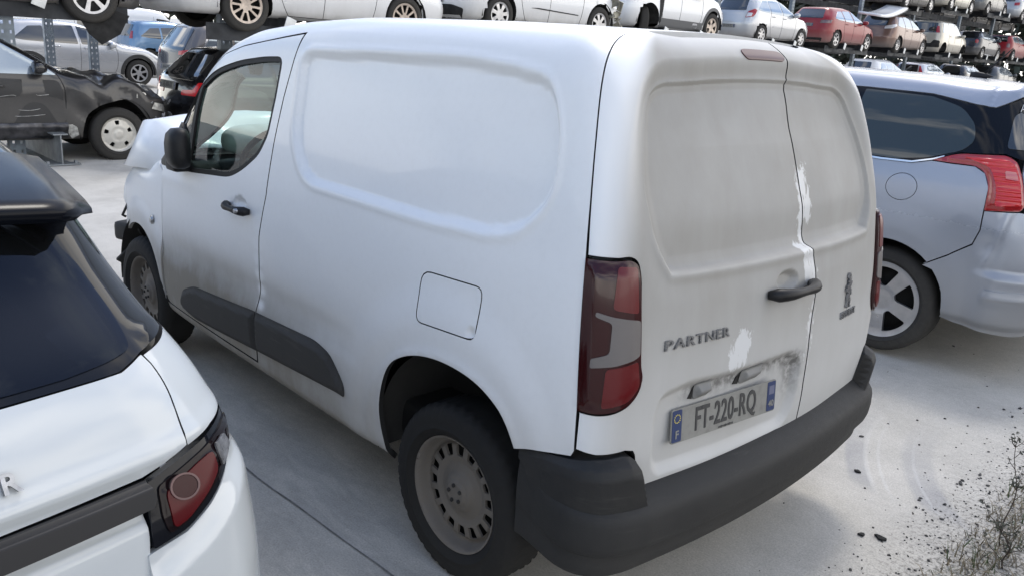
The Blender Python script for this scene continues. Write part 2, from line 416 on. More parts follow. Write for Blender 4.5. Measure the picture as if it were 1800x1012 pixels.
def skin(name, outer, mapf, mat, parent=None, holes=(), h=.02, disp=None, flange=.018, off=0.0, attrs=None, label=None, edge=None):
    """a sheet-metal panel: polygon in an unrolled domain laid on a surface, edges folded inwards"""
    W, T, B = cdt(outer, holes, h)
    P, N = mapf(W[:, 0], W[:, 1])
    d = np.full(len(W), float(off))
    if disp is not None: d = d+disp(W[:, 0], W[:, 1], P)
    Q = P+N*d[:, None]
    # true normals of the displaced surface
    e_ = .0015; Qs = []
    for du, dv in ((e_, 0), (0, e_)):
        P2, N2 = mapf(W[:, 0]+du, W[:, 1]+dv); P1, N1 = mapf(W[:, 0]-du, W[:, 1]-dv)
        if disp is not None:
            P2 = P2+N2*(np.zeros(len(W))+disp(W[:, 0]+du, W[:, 1]+dv, P2))[:, None]; P1 = P1+N1*(np.zeros(len(W))+disp(W[:, 0]-du, W[:, 1]-dv, P1))[:, None]
        if off: P2 = P2+N2*off; P1 = P1+N1*off
        Qs.append(P2-P1)
    NN = np.cross(Qs[0], Qs[1]); ln = np.linalg.norm(NN, axis=1, keepdims=True); NN = np.where(ln > 1e-12, NN/np.maximum(ln, 1e-12), N)
    NN = np.where(np.sum(NN*N, 1, keepdims=True) < 0, -NN, NN); bad = np.sum(NN*N, 1) < .3; NN[bad] = N[bad]
    # orient faces along the normals
    fn = np.cross(Q[T[:, 1]]-Q[T[:, 0]], Q[T[:, 2]]-Q[T[:, 0]])
    if np.sum(fn*N[T[:, 0]]) < 0: T = T[:, ::-1]; B = B[:, ::-1]
    V = [Q]; Fs = [tuple(t) for t in T]; n = len(Q); VN = [NN]
    if flange > 0 and len(B):
        bi = np.unique(B); mp = -np.ones(n, int); mp[bi] = np.arange(len(bi)); m = len(bi)
        V += [Q[bi], Q[bi]-N[bi]*flange]
        Fs += [(n+mp[b], n+mp[a], n+m+mp[a], n+m+mp[b]) for a, b in B]
        on = np.zeros((m, 3)); ev = Q[B[:, 1]]-Q[B[:, 0]]; oe = np.cross(ev, N[B[:, 0]]); np.add.at(on, mp[B[:, 0]], oe); np.add.at(on, mp[B[:, 1]], oe)
        on /= np.maximum(np.linalg.norm(on, axis=1, keepdims=True), 1e-9); VN += [on, on]
    V = np.concatenate(V)
    fm = None
    if edge is not None: fm = [0]*len(T)+[1]*(len(Fs)-len(T))
    me = mesh(name, V, Fs, True, None if edge is None else [mat, edge], fm)
    me.normals_split_custom_set_from_vertices([tuple(q) for q in np.concatenate(VN)])
    if attrs is not None:
        for an, av in attrs(W[:, 0], W[:, 1], Q).items():
            if flange > 0 and len(B): av = np.concatenate([av, av[bi], av[bi]])
            a = me.attributes.new(an, 'FLOAT', 'POINT'); a.data.foreach_set('value', np.asarray(av, np.float32))
    return link(name, me, mat, parent, label)
def plane_map(O, ex, ey, nz=None):
    O, ex, ey = A(O, float), A(ex, float), A(ey, float); nn = np.cross(ex, ey); nn = nn/np.linalg.norm(nn)
    def f(U, V):
        P = O+np.outer(U, ex)+np.outer(V, ey); return P, np.tile(nn, (len(P), 1))
    return f
def side_map(S, sg, L=1.4):
    def f(U, V):
        O = np.stack([U, np.zeros_like(U), V], -1); D = np.tile([0, float(sg), 0], (len(U), 1))
        P = S.hit(O, D, L); return P, S.grad(P)
    return f
def end_map(S, sg, x0, L=2.5):
    """domain (y,z): along x to the rear (sg=-1) or front (sg=1) from x0"""
    def f(U, V):
        O = np.stack([np.full(len(U), float(x0)), U, V], -1); D = np.tile([float(sg), 0, 0], (len(U), 1))
        P = S.hit(O, D, L); return P, S.grad(P)
    return f
def top_map(S, z0=.6, L=2.0):
    def f(U, V):
        O = np.stack([U, V, np.full(len(U), float(z0))], -1); D = np.tile([0, 0, 1.], (len(U), 1))
        P = S.hit(O, D, L); return P, S.grad(P)
    return f
def copy_tree(o, parent=None):
    c = o.copy(); COL.objects.link(c)
    if parent: c.parent = parent
    for ch in list(o.children): copy_tree(ch, c)
    return c
_fonts = {}
def text_mesh(body, size, depth, bold=0.0, spacing=1.0, sx=1.0, shear=0):
    c = bpy.data.curves.new('lettering', 'FONT'); c.body = body; c.size = size; c.extrude = depth; c.offset = bold; c.space_character = spacing; c.shear = shear
    c.align_x = 'CENTER'; c.align_y = 'CENTER'; c.resolution_u = 3
    o = bpy.data.objects.new('tmp', c); COL.objects.link(o)
    dg = bpy.context.evaluated_depsgraph_get(); me = bpy.data.meshes.new_from_object(o.evaluated_get(dg))
    bpy.data.objects.remove(o); me.materials.clear()
    for v in me.vertices: v.co.x *= sx
    return me
def lay(me, mapf, u0, v0, off, du=1, dv=1):
    """lay a flat mesh (x,y,z) onto a surface domain at (u0,v0)"""
    n = len(me.vertices); co = np.zeros(n*3); me.vertices.foreach_get('co', co); co = co.reshape(-1, 3)
    P, N = mapf(u0+co[:, 0]*du, v0+co[:, 1]*dv)
    co = P+N*(co[:, 2]+off)[:, None]; me.vertices.foreach_set('co', co.ravel()); me.update()
    bm = bmesh.new(); bm.from_mesh(me); bmesh.ops.recalc_face_normals(bm, faces=bm.faces); bm.to_mesh(me); bm.free()
    return me
# ---------------------------------------------------------------- wheels
M = {}
M['rubber'] = dirty_paint('tyre_rubber', (.014, .014, .015), dust=(.06, .057, .052), rough=.62, coat=0, low=(-.34, .9), grime=.25, spec=.22)
M['rubber_van'] = dirty_paint('tyre_rubber_clean', (.009, .0095, .0105), dust=(.032, .031, .029), rough=.6, coat=0, low=(-.4, .7), grime=.2, spec=.2)
M['dark'] = simple('dark_void', (.006, .006, .006), .9)
M['brake'] = simple('brake_metal', (.03, .028, .026), .7, .3, var=.3, vscale=30)
M['steel_dirty'] = dirty_paint('dusty_steel_wheel', (.13, .125, .12), dust=(.20, .175, .145), rough=.5, coat=0, metal=.3, low=(-.5, 1), grime=.35)
M['alloy'] = simple('alloy_silver', (.42, .42, .43), .32, .75, .3, var=.12, vscale=14)
M['alloy_warm'] = simple('alloy_weathered', (.42, .36, .31), .4, .6, .2, var=.15, vscale=14)
M['alloy_cream'] = simple('steel_silver_paint', (.55, .53, .48), .4, .25, .2, var=.1, vscale=12)
M['black_plastic'] = dirty_paint('black_plastic', (.011, .011, .012), dust=(.06, .058, .054), rough=.48, coat=0, low=(.2, 1.0), grime=.15, spec=.3)
def circle(r, n=48, c=(0, 0)): return [(c[0]+r*math.cos(2*pi*k/n), c[1]+r*math.sin(2*pi*k/n)) for k in range(n)]
def polar_box(r0, r1, a, half, rr=.008, taper=0):
    """rounded opening between radii, half-width in metres"""
    ca, sa = math.cos(a), math.sin(a); P = []
    for r, t in ((r0, half), (r1, half+taper)):
        P += [(r, -t), (r, t)] if r == r0 else [(r, t), (r, -t)]
    return [(x*ca-y*sa, x*sa+y*ca) for x, y in rnd(P, rr, 3)]
def wedge(r0, r1, a0, a1, w0, w1=None, rr=.012, n=6):
    """opening between two spokes centred on angles a0,a1, spoke widths w0 (hub) and w1 (rim)"""
    w1 = w0 if w1 is None else w1; P = []
    b0, b1 = a0+w0/2/r0, a1-w0/2/r0; c0, c1 = a0+w1/2/r1, a1-w1/2/r1
    if b1-b0 < .02: m = (b0+b1)/2; b0, b1 = m-.01, m+.01
    P.append((r0*math.cos(b0), r0*math.sin(b0)))
    for k in range(n+1): t = c0+(c1-c0)*k/n; P.append((r1*math.cos(t), r1*math.sin(t), rr if k in (0, n) else 0))
    P.append((r0*math.cos(b1), r0*math.sin(b1)))
    return rnd([(p[0], p[1], p[2] if len(p) > 2 else rr*.6) for p in P], rr, 3)
RIMS = {}
def rim_style(style, rr):
    holes = []; tau = 2*pi
    if style == 'steel16':
        holes = [polar_box(rr*.615, rr*.81, tau*k/16+.1, .0150, .007, .0065) for k in range(16)]
        dep = [(0, -.014), (.044, -.014), (.047, -.024), (.062, -.026), (.075, -.040), (.105, -.050), (rr*.61, -.040), (rr*.80, -.042), (rr*.845, -.055), (rr*.89, -.058), (rr*.93, -.03), (rr*.955, -.006), (rr*.97, 0), (rr, 0)]
    elif style == 'steel5':
        holes = [polar_box(rr*.56, rr*.8, tau*k/5+.31, .022, .014, .008) for k in range(5)]
        dep = [(0, -.005), (.05, -.005), (.06, -.02), (.1, -.012), (rr*.62, -.02), (rr*.84, -.03), (rr*.9, -.045), (rr*.95, -.01), (rr, 0)]
    elif style == 'five':
        holes = [wedge(rr*.36, rr*.86, tau*k/5+.2, tau*(k+1)/5+.2, .075, .095, .02) for k in range(5)]
        dep = [(0, -.02), (.06, -.02), (.1, -.01), (rr*.8, -.012), (rr*.93, -.006), (rr, 0)]
    elif style == 'twin5':
        for k in range(5):
            a = tau*k/5+.35; b = .30
            holes.append(wedge(rr*.30, rr*.87, a+b, a+tau/5-b, .022, .03, .014))
            holes.append(wedge(rr*.40, rr*.87, a-b, a+b, .026, .034, .01))
        dep = [(0, -.02), (.05, -.016), (.1, -.012), (rr*.8, -.01), (rr*.93, -.004), (rr, 0)]
    elif style == 'twin10':
        holes = [wedge(rr*.33, rr*.87, tau*k/10, tau*(k+1)/10, .024, .034, .01) for k in range(10)]
        dep = [(0, -.025), (.06, -.02), (rr*.8, -.008), (rr, 0)]
    elif style == 'six':
        holes = [wedge(rr*.33, rr*.87, tau*k/6, tau*(k+1)/6, .045, .06, .014) for k in range(6)]
        dep = [(0, -.025), (.06, -.02), (rr*.8, -.008), (rr, 0)]
    else:  # hub cap, seven windows
        holes = [wedge(rr*.42, rr*.86, tau*k/7, tau*(k+1)/7, .05, .07, .012) for k in range(7)]
        dep = [(0, -.004), (rr*.5, -.004), (rr*.9, -.012), (rr, -.002)]
    return holes, dep
def wheel_meshes(style, R=.32, w=.205, rr=.213, n=40, h=.012, tread=False):
    key = (style, R, w, rr, n, tread)
    if key in RIMS: return RIMS[key]
    hw = w/2; yl = hw-.017
    prof = [(rr-.006, yl-.012), (rr+.004, yl), (rr+.012, hw-.008), (rr+(R-rr)*.22, hw-.003), (rr+(R-rr)*.24, hw+.001), (rr+(R-rr)*.28, hw+.001), (rr+(R-rr)*.30, hw-.001), (rr+(R-rr)*.45, hw), (rr+(R-rr)*.68, hw-.004), (rr+(R-rr)*.86, hw-.014), (R-.006, hw-.028), (R, hw-.045), (R+.001, hw*.3), (R+.001, 0)]
    full = prof+[(r, -y) for r, y in prof[::-1][1:]]
    mb = MB()
    if tread:
        nn = 252; N = len(full); V = []
        for k in range(nn):
            a = 2*pi*k/nn
            for i, (r, y) in enumerate(full):
                q = abs(y)/hw
                if r > R-.02:
                    slot = (k+(i*2 if y > 0 else -i*2)) % 6
                    if slot < 2: r -= .006 if q > .3 else .003
                if abs(abs(y)-hw*.3) < .002: r -= .007
                V.append((r*math.cos(a), y, r*math.sin(a)))
        mb.add(V, [(k*N+i, k*N+i+1, ((k+1) % nn)*N+i+1, ((k+1) % nn)*N+i) for k in range(nn) for i in range(N-1)], True)
    else:
        mb.lathe(full, n=n)
    ty = mb.me('tyre')
    holes, dep = rim_style(style, rr)
    d0, d1 = zip(*dep)
    W, T, B = cdt(circle(rr, max(48, n)), holes, h)
    rad = np.hypot(W[:, 0], W[:, 1]); y = yl+np.interp(rad, d0, d1)
    V = np.stack([W[:, 0], y, W[:, 1]], -1); nv = len(V)
    fn = np.cross(V[T[:, 1]]-V[T[:, 0]], V[T[:, 2]]-V[T[:, 0]])
    if fn[:, 1].sum() < 0: T = T[:, ::-1]; B = B[:, ::-1]
    bi = np.unique(B); mp = -np.ones(nv, int); mp[bi] = np.arange(len(bi)); m = len(bi)
    V2 = V[bi].copy(); V2[:, 1] -= .010 if style == 'steel16' else .022
    Fs = [tuple(t) for t in T]+[(nv+mp[b], nv+mp[a], nv+m+mp[a], nv+m+mp[b]) for a, b in B]
    rm = mesh('rim', np.concatenate([V, V[bi], V2]), Fs, True)
    bk = MB().lathe([(.0, yl-.085), (rr*.72, yl-.085), (rr*.72, yl-.1), (rr-.004, yl-.1), (rr-.004, yl-.02)], n=32)
    bm_ = bk.me('brake_disc')
    RIMS[key] = (ty, rm, bm_); return RIMS[key]
def wheel(parent, loc, side, style, mats, R=.32, w=.205, rr=.213, spin=0, steer=0, name='wheel', bolts=0, **k):
    ty, rm, bk = wheel_meshes(style, R, w, rr, **k)
    e = bpy.data.objects.new(name, None); COL.objects.link(e); e.parent = parent; e.location = loc
    e.rotation_euler = (0, spin, (pi if side < 0 else 0)+steer)
    link('tyre', ty, mats[0], e); link('rim', rm, mats[1], e); link('brake_disc', bk, M['dark'], e)
    if bolts:
        for q in range(5):
            a = 2*pi*q/5+.3; mb = MB(); mb.lathe([(.0075, 0), (.0075, .006), (.005, .0075), (0, .0075)], (bolts*math.cos(a), w/2-.017-.014, bolts*math.sin(a)), n=8); mb.build('wheel_bolt', M['brake'], e)
    return e
# ---------------------------------------------------------------- the white panel van
M['van_paint'] = dirty_paint('white_van_paint', (.76, .78, .80), dust=(.26, .24, .205), rough=.36, coat=.35, grime=.04)
M['trim'] = dirty_paint('grey_black_trim', (.020, .021, .023), dust=(.075, .072, .067), rough=.5, coat=0, low=(.15, 1.1), grime=.2, spec=.3, grain=.3)
M['gap_rubber'] = simple('seal_rubber', (.01, .01, .01), .7)
M['glass'] = glassm('van_glass', (.56, .69, .65))
M['screen_glass'] = glassm('windscreen_glass', (.8, .9, .87))
M['interior'] = simple('cabin_plastic', (.03, .03, .032), .8, var=.2)
M['seat'] = simple('seat_cloth', (.035, .036, .04), .95, var=.25, vscale=60)
M['chrome_dull'] = simple('dull_chrome', (.32, .33, .35), .28, .9, var=.2, vscale=60)
M['lamp_red'] = simple('dark_red_lens', (.028, .0025, .0035), .16, 0, .25, spec=.4)
M['lamp_red2'] = simple('red_lens', (.095, .003, .005), .28, 0, .15)
M['lamp_clear'] = dirty_paint('clear_lens', (.13, .12, .12), dust=(.12, .11, .105), rough=.2, coat=.5, low=(-5, 10), grime=.2)
van = thing('panel_van', 'white delivery van with dusty double rear doors and grey bumper, seen from its rear corner', 'van')
def poly_v(L): return [tuple(p) for p in L]
SEAM_R = [(1.150, 1.850), (1.171, 1.761), (1.218, 1.566), (1.249, 1.368), (1.279, 1.153), (1.302, 1.08), (1.334, .965), (1.352, .75), (1.384, .6), (1.41, .352)]
ROOFSEAM = [(1.150, 1.850), (1.453, 1.797), (1.647, 1.764), (1.82, 1.72), (1.945, 1.640)]
SHUT = [(-.47, 2.2), (-.494, 1.999), (-.517, 1.879), (-.531, 1.755), (-.552, 1.609), (-.573, 1.438), (-.586, 1.294), (-.600, 1.08), (-.617, .859), (-.621, .725)]
ARCH = catmull([(.377, .283), (.400, .40), (.403, .523), (.378, .625), (.33, .708), (.266, .757), (.18, .793), (.082, .813), (-.024, .817), (-.127, .805), (-.213, .773), (-.295, .716), (-.351, .648)], 4, False)
RECESS = rnd([(1.115, 1.765, .07), (1.102, 1.424, .16), (.985, 1.262, .16), (.2, 1.262, .1), (-.2, 1.285, .16), (-.40, 1.43, .12), (-.385, 1.62, .25), (-.27, 1.765, .2), (.05, 1.80, .2), (.55, 1.79, .2)], .1, 6)
FUEL = rnd([(.19, 1.09, .05), (-.115, 1.105, .03), (-.108, .935, .03), (.19, .915, .03)], .03, 4)
WINDOW = rnd([(1.262, 1.735, .05), (1.275, 1.56, .0), (1.298, 1.405, .03), (1.36, 1.312, .05), (1.50, 1.225, .06), (1.62, 1.175, .06), (2.05, 1.132, .05), (2.43, 1.116, .02), (2.535, 1.150, .015), (2.273, 1.37, .02), (2.07, 1.535, .04), (1.86, 1.64, .08), (1.64, 1.695, .08), (1.42, 1.725, .05)], .03, 4)
DOORCUP = [(1.51+.062*math.cos(a), 1.078+.034*math.sin(a)) for a in np.linspace(0, 2*pi, 20, endpoint=False)]
def gauss(x, s): return np.exp(-.5*(x/s)**2)
def side_disp(U, V, P):
    d = np.zeros(len(U))
    k = sdf(U, V, RECESS)
    d -= .021*sstep(.004, -.030, k)
    d += .005*gauss(k-.012, .011)
    r = np.hypot(U-.02, (V-.36)*1.0)
    d += .014*sstep(.72, .56, r)*sstep(.2, .5, V)
    d += .004*gauss(np.hypot(U-.01, V-.33)-.50, .018)*(V > .3)
    d -= .011*gauss(V-.705, .04)*sstep(.5, .8, U)*sstep(2.4, 2.2, U)
    d += .006*sstep(.66, .60, V)*sstep(.5, .62, U)
    # small dents near the door edge and the sill
    d -= .006*gauss(U-1.30, .05)*gauss(V-.80, .07)+.005*gauss(U-1.44, .05)*gauss(V-.72, .09)
    d -= .012*sstep(.34, .29, V)
    c = sdf(U, V, DOORCUP); d -= .022*sstep(.0, -.024, c)
    # swage running back from the mirror along the door top
    d += .006*gauss(V-1.07+.02*(U-1.8), .025)*sstep(1.75, 2.1, U)
    # rolled wheel-arch lip
    ac = seg_dist(U, V, ARCH, False); d += .005*gauss(ac, .014)
    return d
def side_dirt(U, V, P):
    low = sstep(.98, .42, V)
    d = .74*low*sstep(.3, .9, U)+.50*sstep(.95, .34, V)*sstep(.9, .1, U)
    d += .35*gauss(V-.55, .16)*gauss(U-1.9, .5)+.25*sstep(.40, .28, V)
    d += .16*gauss(np.hypot(U, V-.33)-.47, .05)
    d += .35*gauss(U-2.5, .05)*sstep(.85, .5, V)
    d -= .9*gauss(U-1.345, .02)*gauss(V-.70, .14)*(np.sin(V*90)*.5+.6)
    d += .03+.10*gauss(V-.62, .12)*sstep(.7, 1.2, U)
    d += .25*sstep(-.54, -.62, U)*sstep(1.25, 1.6, V)
    return dict(dirt=np.clip(d, 0, 1))
# rear quarter and sill and roof rail and windscreen pillar: one pressing
p1 = poly_v(ROOFSEAM[::-1])[:-1]+[(q[0]-.007, q[1]) for q in SEAM_R]
p1[-1] = (1.405, .346)
p1 = [(2.60, 1.168), (2.535, 1.157), (2.273, 1.382), (2.075, 1.55), (1.95, 1.648)]+p1[1:]
body_poly = p1+[(2.49, .350), (2.50, .288), (1.5, .283)]+ARCH+[(-.445, .672), (-.528, .689), (-.610, .705)]+SHUT[::-1]+[(1.1, 2.2), (1.45, 2.13), (1.7, 2.02), (1.86, 1.885), (2.0, 1.70), (2.12, 1.585), (2.30, 1.415), (2.50, 1.215), (2.585, 1.15)]
FUEL_O = inset(FUEL, -.0045)
body = skin('body', body_poly, VW, M['van_paint'], van, [FUEL_O], .0165, side_disp, .02, attrs=side_dirt, edge=M['gap_rubber'])
fl = skin('fuel_flap', FUEL, VW, M['van_paint'], van, [], .014, lambda U, V, P: side_disp(U, V, P)-.012*sstep(.028, .004, np.hypot(U+.09, V-.95)), .014, attrs=side_dirt, edge=M['gap_rubber'])
skin('finger_notch', [(-.108+.0, .942), (-.062, .938), (-.066, .962), (-.085, .972), (-.105, .966)], VW, M['gap_rubber'], fl, [], .012, side_disp, 0, off=-.008) if False else None
# front door
door_poly = [(q[0], q[1]-.006) for q in ROOFSEAM[1:]]+[(2.07, 1.543), (2.273, 1.376), (2.541, 1.151), (2.44, 1.108), (2.396, 1.09), (2.427, .876), (2.457, .661), (2.478, .454), (2.468, .37), (2.43, .356), (1.415, .355)]+[(q[0], q[1]) for q in SEAM_R[::-1][1:-1]]+[(1.157, 1.838)]
door = skin('front_door', door_poly, VW, M['van_paint'], van, [WINDOW], .0165, side_disp, .02, attrs=side_dirt, edge=M['gap_rubber'])
ring_in = inset(WINDOW, .022)
skin('window_seal', WINDOW, VW, M['gap_rubber'], door, [ring_in], .02, None, .015, off=-.004)
sail = [(2.536, 1.147), (2.43, 1.113), (2.13, 1.126), (2.12, 1.2), (2.10, 1.29), (2.22, 1.36)]
skin('mirror_base', rnd(sail, .02, 3), VW, M['black_plastic'], door, [], .03, None, .02, off=.002)
skin('window_glass', inset(WINDOW, .010), VW, M['glass'], door, [], .03, None, 0, off=-.014)
skin('window_divider', [(2.10, 1.122), (2.062, 1.122), (1.985, 1.62), (2.012, 1.607)], VW, M['gap_rubber'], door, [], .02, None, .014, off=-.002)
def handle(U0, V0, length, r, parent, mapf, sgn=1, name='door_handle', prot=.045):
    n = 13; pts = []; rs = []
    for i in range(n):
        t = i/(n-1); u = U0+sgn*(t-.5)*length; bow = prot*(1-abs(2*t-1)**3.2)+.004
        P, N = mapf(A([u]), A([V0])); pts.append(P[0]+N[0]*bow); rs.append(r*(1+.25*math.cos(2*pi*t)) if 0 < i < n-1 else r*.7)
    mb = MB(); mb.tube(pts, rs, 10); return mb, pts
mb, hp = handle(1.51, 1.056, .20, .0175, door, VW)
P, N = VW(A([1.43]), A([1.056])); mb.build('door_handle', M['black_plastic'], door)
P, N = VW(A([1.44]), A([1.057])); q = P[0]+N[0]*.062
MB().lathe([(.0, .0), (.011, 0), (.011, -.02)], q, 'y', 12).build('keyhole', M['chrome_dull'], door)
# black rubbing strip on door and flank
MOULD = [(2.25, .425, .03), (2.20, .495, .04), (2.05, .553, .05), (1.386, .606, .006), (1.388, .412, .006), (2.085, .366, .05), (2.215, .38, .04)]
MOULD2 = [(1.376, .606, .006), (.87, .628, .06), (.76, .605, .03), (.648, .50, .02), (.655, .455, .012), (1.39, .413, .006)]
for poly, par in ((MOULD, door), (MOULD2, van)):
    pl = rnd(poly, .03, 5)
    skin('rubbing_strip', pl, VW, M['trim'], par, [], .016, lambda U, V, P, pl=pl: side_disp(U, V, P)+.018*sstep(0, .03, -sdf(U, V, pl)), .01, off=.004)
# front wing, torn off ahead of the wheel
wing_arch = catmull([(2.498, .285), (2.512, .42), (2.545, .545), (2.62, .645), (2.72, .70), (2.82, .716), (2.95, .70), (3.06, .66), (3.14, .615)], 4, False)
wing_poly = [(2.402, 1.082), (2.432, .876), (2.462, .661), (2.484, .454), (2.474, .352)]+wing_arch+[(3.17, .66), (3.20, .65), (3.235, .70), (3.28, .69), (3.30, .76), (3.345, .79), (3.32, .85), (3.335, .885), (3.30, .93), (3.0, 1.00), (2.7, 1.07), (2.56, 1.115), (2.45, 1.10)]
def wing_disp(U, V, P):
    r = np.hypot(U-2.82, V-.33); d = .014*sstep(.55, .46, r)
    d += -.02*sstep(3.15, 3.33, U)*(.5+.5*np.sin(U*40+V*30))+.012*gauss(V-1.0, .03)*sstep(2.5, 2.8, U)
    return d
wing = skin('front_wing', wing_poly, VW, M['van_paint'], van, [], .02, wing_disp, .02, attrs=lambda U, V, P: dict(dirt=np.clip(.6*sstep(.9, .5, V)+.25*gauss(np.hypot(U-2.82, V-.33)-.42, .06), 0, 1)))
P, N = VW(A([2.585]), A([.785]))
MB().lathe([(0, .012), (.012, .011), (.02, .006), (.021, 0), (.028, .002), (.03, 0)], P[0]+N[0]*.006, 'y', 20).build('side_repeater', M['chrome_dull'], wing)
# crumpled bonnet edge standing up at the far front
def bonnet():
    U, V = np.meshgrid(np.linspace(0, 1, 26), np.linspace(0, 1, 15), indexing='ij')
    x = 2.60+.60*U; y = .83-1.58*V+.05*np.sin(U*4)*(1-V)
    z = 1.04-.06*U+(.30*np.sin(pi*np.clip(.12+U*.78, 0, 1))**1.2*(1-.1*V)+.03*np.sin(U*8+V*9))*sstep(-.01, .07, V)**.8
    x += .03*np.sin(V*9)*U
    Vs = np.stack([x, y, z], -1).reshape(-1, 3); n = 15
    Fs = [(i*n+j, (i+1)*n+j, (i+1)*n+j+1, i*n+j+1) for i in range(25) for j in range(14)]
    o = link('crumpled_bonnet', mesh('crumpled_bonnet', Vs, Fs), M['van_paint'], van, 'buckled white bonnet folded up after a crash')
    md = o.modifiers.new('thick', 'SOLIDIFY'); md.thickness = .012
bonnet()
# ripped plastics and metal at the crushed front corner
rg = np.random.default_rng(3); mb = MB()
for i in range(26):
    c = A([3.12+rg.uniform(-.1, .22), .76+rg.uniform(-.35, .05), rg.uniform(.32, .86)]); a = rg.uniform(0, 2*pi, 3)
    R_ = Matrix.Rotation(a[0], 3, 'X') @ Matrix.Rotation(a[1], 3, 'Z')
    mb.box(c, (rg.uniform(.05, .22), rg.uniform(.01, .03), rg.uniform(.03, .12)), R_, .004)
for i in range(8):
    p = A([3.1+rg.uniform(0, .2), .8+rg.uniform(-.2, .03), rg.uniform(.3, .7)]); mb.tube([p, p+rg.uniform(-.09, .09, 3), p+rg.uniform(-.16, .16, 3)], .008, 6)
mb.box((3.15, 0, .62), (.3, 1.3, .5), None, .03); mb.box((3.42, .55, .55), (.16, .5, .12), Matrix.Rotation(.3, 3, 'Z'), .03)
mb.build('wrecked_front_end', M['black_plastic'], van, 'torn black plastic and bare metal at the crushed front')
# right side (plain mirror of the left), roof, windscreen, floor
def mir(L): return [(2*VW.sc-p[0], p[1]) for p in L]
rs_poly = [(2.58, 1.16), (2.075, 1.55), (1.95, 1.648), (2.0, 1.70), (1.86, 1.885), (1.7, 2.02), (1.45, 2.13), (1.1, 2.2)]+SHUT+[(-.45, .66)]+ARCH[::-1]+[(1.5, .283), (2.50, .288)]+wing_arch[1:]+[(3.3, .75), (3.3, .93), (3.0, 1.0), (2.6, 1.11)]
skin('right_side', mir(rs_poly), VW, M['van_paint'], van, [mir(WINDOW)], .03, None, .02, attrs=lambda U, V, P: dict(dirt=.1+0*U))
skin('right_window_glass', mir(inset(WINDOW, .006)), VW, M['glass'], van, [], .05, None, 0, off=-.01)
tm = top_map(VAN, 1.0, 1.2)
skin('roof', [(-.30, -.48), (1.75, -.48), (1.9, -.40), (1.93, 0), (1.9, .40), (1.75, .48), (-.30, .48)], tm, M['van_paint'], van, [], .05, lambda U, V, P: -.008*sum(sstep(.06, .04, np.abs(V-c)) for c in (-.27, 0, .27))*sstep(-.1, .0, U)*sstep(1.6, 1.5, U), .02, attrs=lambda U, V, P: dict(dirt=.2+0*U))
ws = rnd([(1.93, -.62), (2.12, -.72), (2.57, -.80), (2.66, 0), (2.57, .80), (2.12, .72), (1.93, .62), (1.96, 0)], .05, 4)
skin('windscreen', ws, tm, M['screen_glass'], van, [], .05, None, 0, off=.0)
mb = MB(); mb.box((1.2, 0, .40), (3.5, 1.5, .16), None, .03); mb.box((-.3, 0, .42), (.5, 1.45, .12)); mb.build('underbody', M['dark'], van)
MB().box((1.155, 0, 1.08), (.02, 1.56, 1.25)).build('bulkhead', M['interior'], van)
mb = MB(); mb.box((2.62, 0, .95), (.45, 1.5, .30), None, .08); mb.box((2.40, .35, 1.06), (.22, .42, .12), None, .05); mb.build('dashboard', M['interior'], van)
for y in (.40, -.42):
    mb = MB(); mb.box((1.62, y, .78), (.5, .5, .18), None, .07)
    mb.box((1.40, y, 1.10), (.16, .46, .62), Matrix.Rotation(-.18, 3, 'Y'), .07); mb.box((1.33, y, 1.50), (.10, .26, .19), Matrix.Rotation(-.12, 3, 'Y'), .045)
    mb.build('seat', M['seat'], van)
mb = MB(); c = Vector((2.12, .40, 1.16)); Rw = Matrix.Rotation(-.45, 3, 'Y')
mb.tube([c+Rw @ Vector((0, .185*math.cos(t), .185*math.sin(t))) for t in np.linspace(0, 2*pi, 25)], .016, 8, False)
mb.box(c, (.05, .16, .12), Rw, .02)
for t in (.2, pi-.2, -pi/2): mb.tube([c, c+Rw @ Vector((0, .18*math.cos(t), .18*math.sin(t)))], .014, 6)
mb.build('steering_wheel', M['interior'], van)
def blob(prof, M4, n=20, exp=2.6):
    """superellipse lofts: (along, half a, half b) rings"""
    V = []; N = len(prof)
    for h, a, b in prof:
        for k in range(n):
            t = 2*pi*k/n; c, s_ = math.cos(t), math.sin(t)
            V.append(M4 @ Vector((h, a*abs(c)**(2/exp)*(1 if c > 0 else -1), b*abs(s_)**(2/exp)*(1 if s_ > 0 else -1))))
    Fs = [(i*n+k, i*n+(k+1) % n, (i+1)*n+(k+1) % n, (i+1)*n+k) for i in range(N-1) for k in range(n)]
    return V, Fs+[tuple(range(n)), tuple((N-1)*n+k for k in range(n))]
mb = MB(); mb.add(*blob([(-.13, .02, .01), (-.11, .15, .05), (-.03, .21, .085), (.05, .20, .08), (.11, .12, .05), (.125, .02, .01)], Matrix.Translation((2.36, .38, 1.235)) @ Matrix.Rotation(.25, 4, 'Z')), True)
mb.build('airbag', simple('airbag_cloth', (.62, .66, .64), .9, var=.12, vscale=9), van, 'deflated white airbag over the dashboard')
# door mirror
Mm = Matrix.Translation((1.965, .980, 1.262)) @ Matrix.Rotation(pi/2-.12, 4, 'Z') @ Matrix.Rotation(.10, 4, 'X')
mb = MB(); mb.add(*blob([(-.04, .064, .078), (-.036, .074, .089), (-.01, .082, .097), (.02, .079, .094), (.042, .062, .074), (.053, .036, .042)], Mm, 32, 3.2), True)
mb.box((2.09, .925, 1.165), (.12, .10, .06), None, .02)
mir_o = mb.build('door_mirror', M['black_plastic'], van, 'folded black door mirror')
mb = MB(); mb.add(*blob([(-.043, .058, .070), (-.039, .060, .072)], Mm)); mb.build('mirror_glass', simple('mirror_silver', (.7, .72, .75), .03, 1), mir_o)
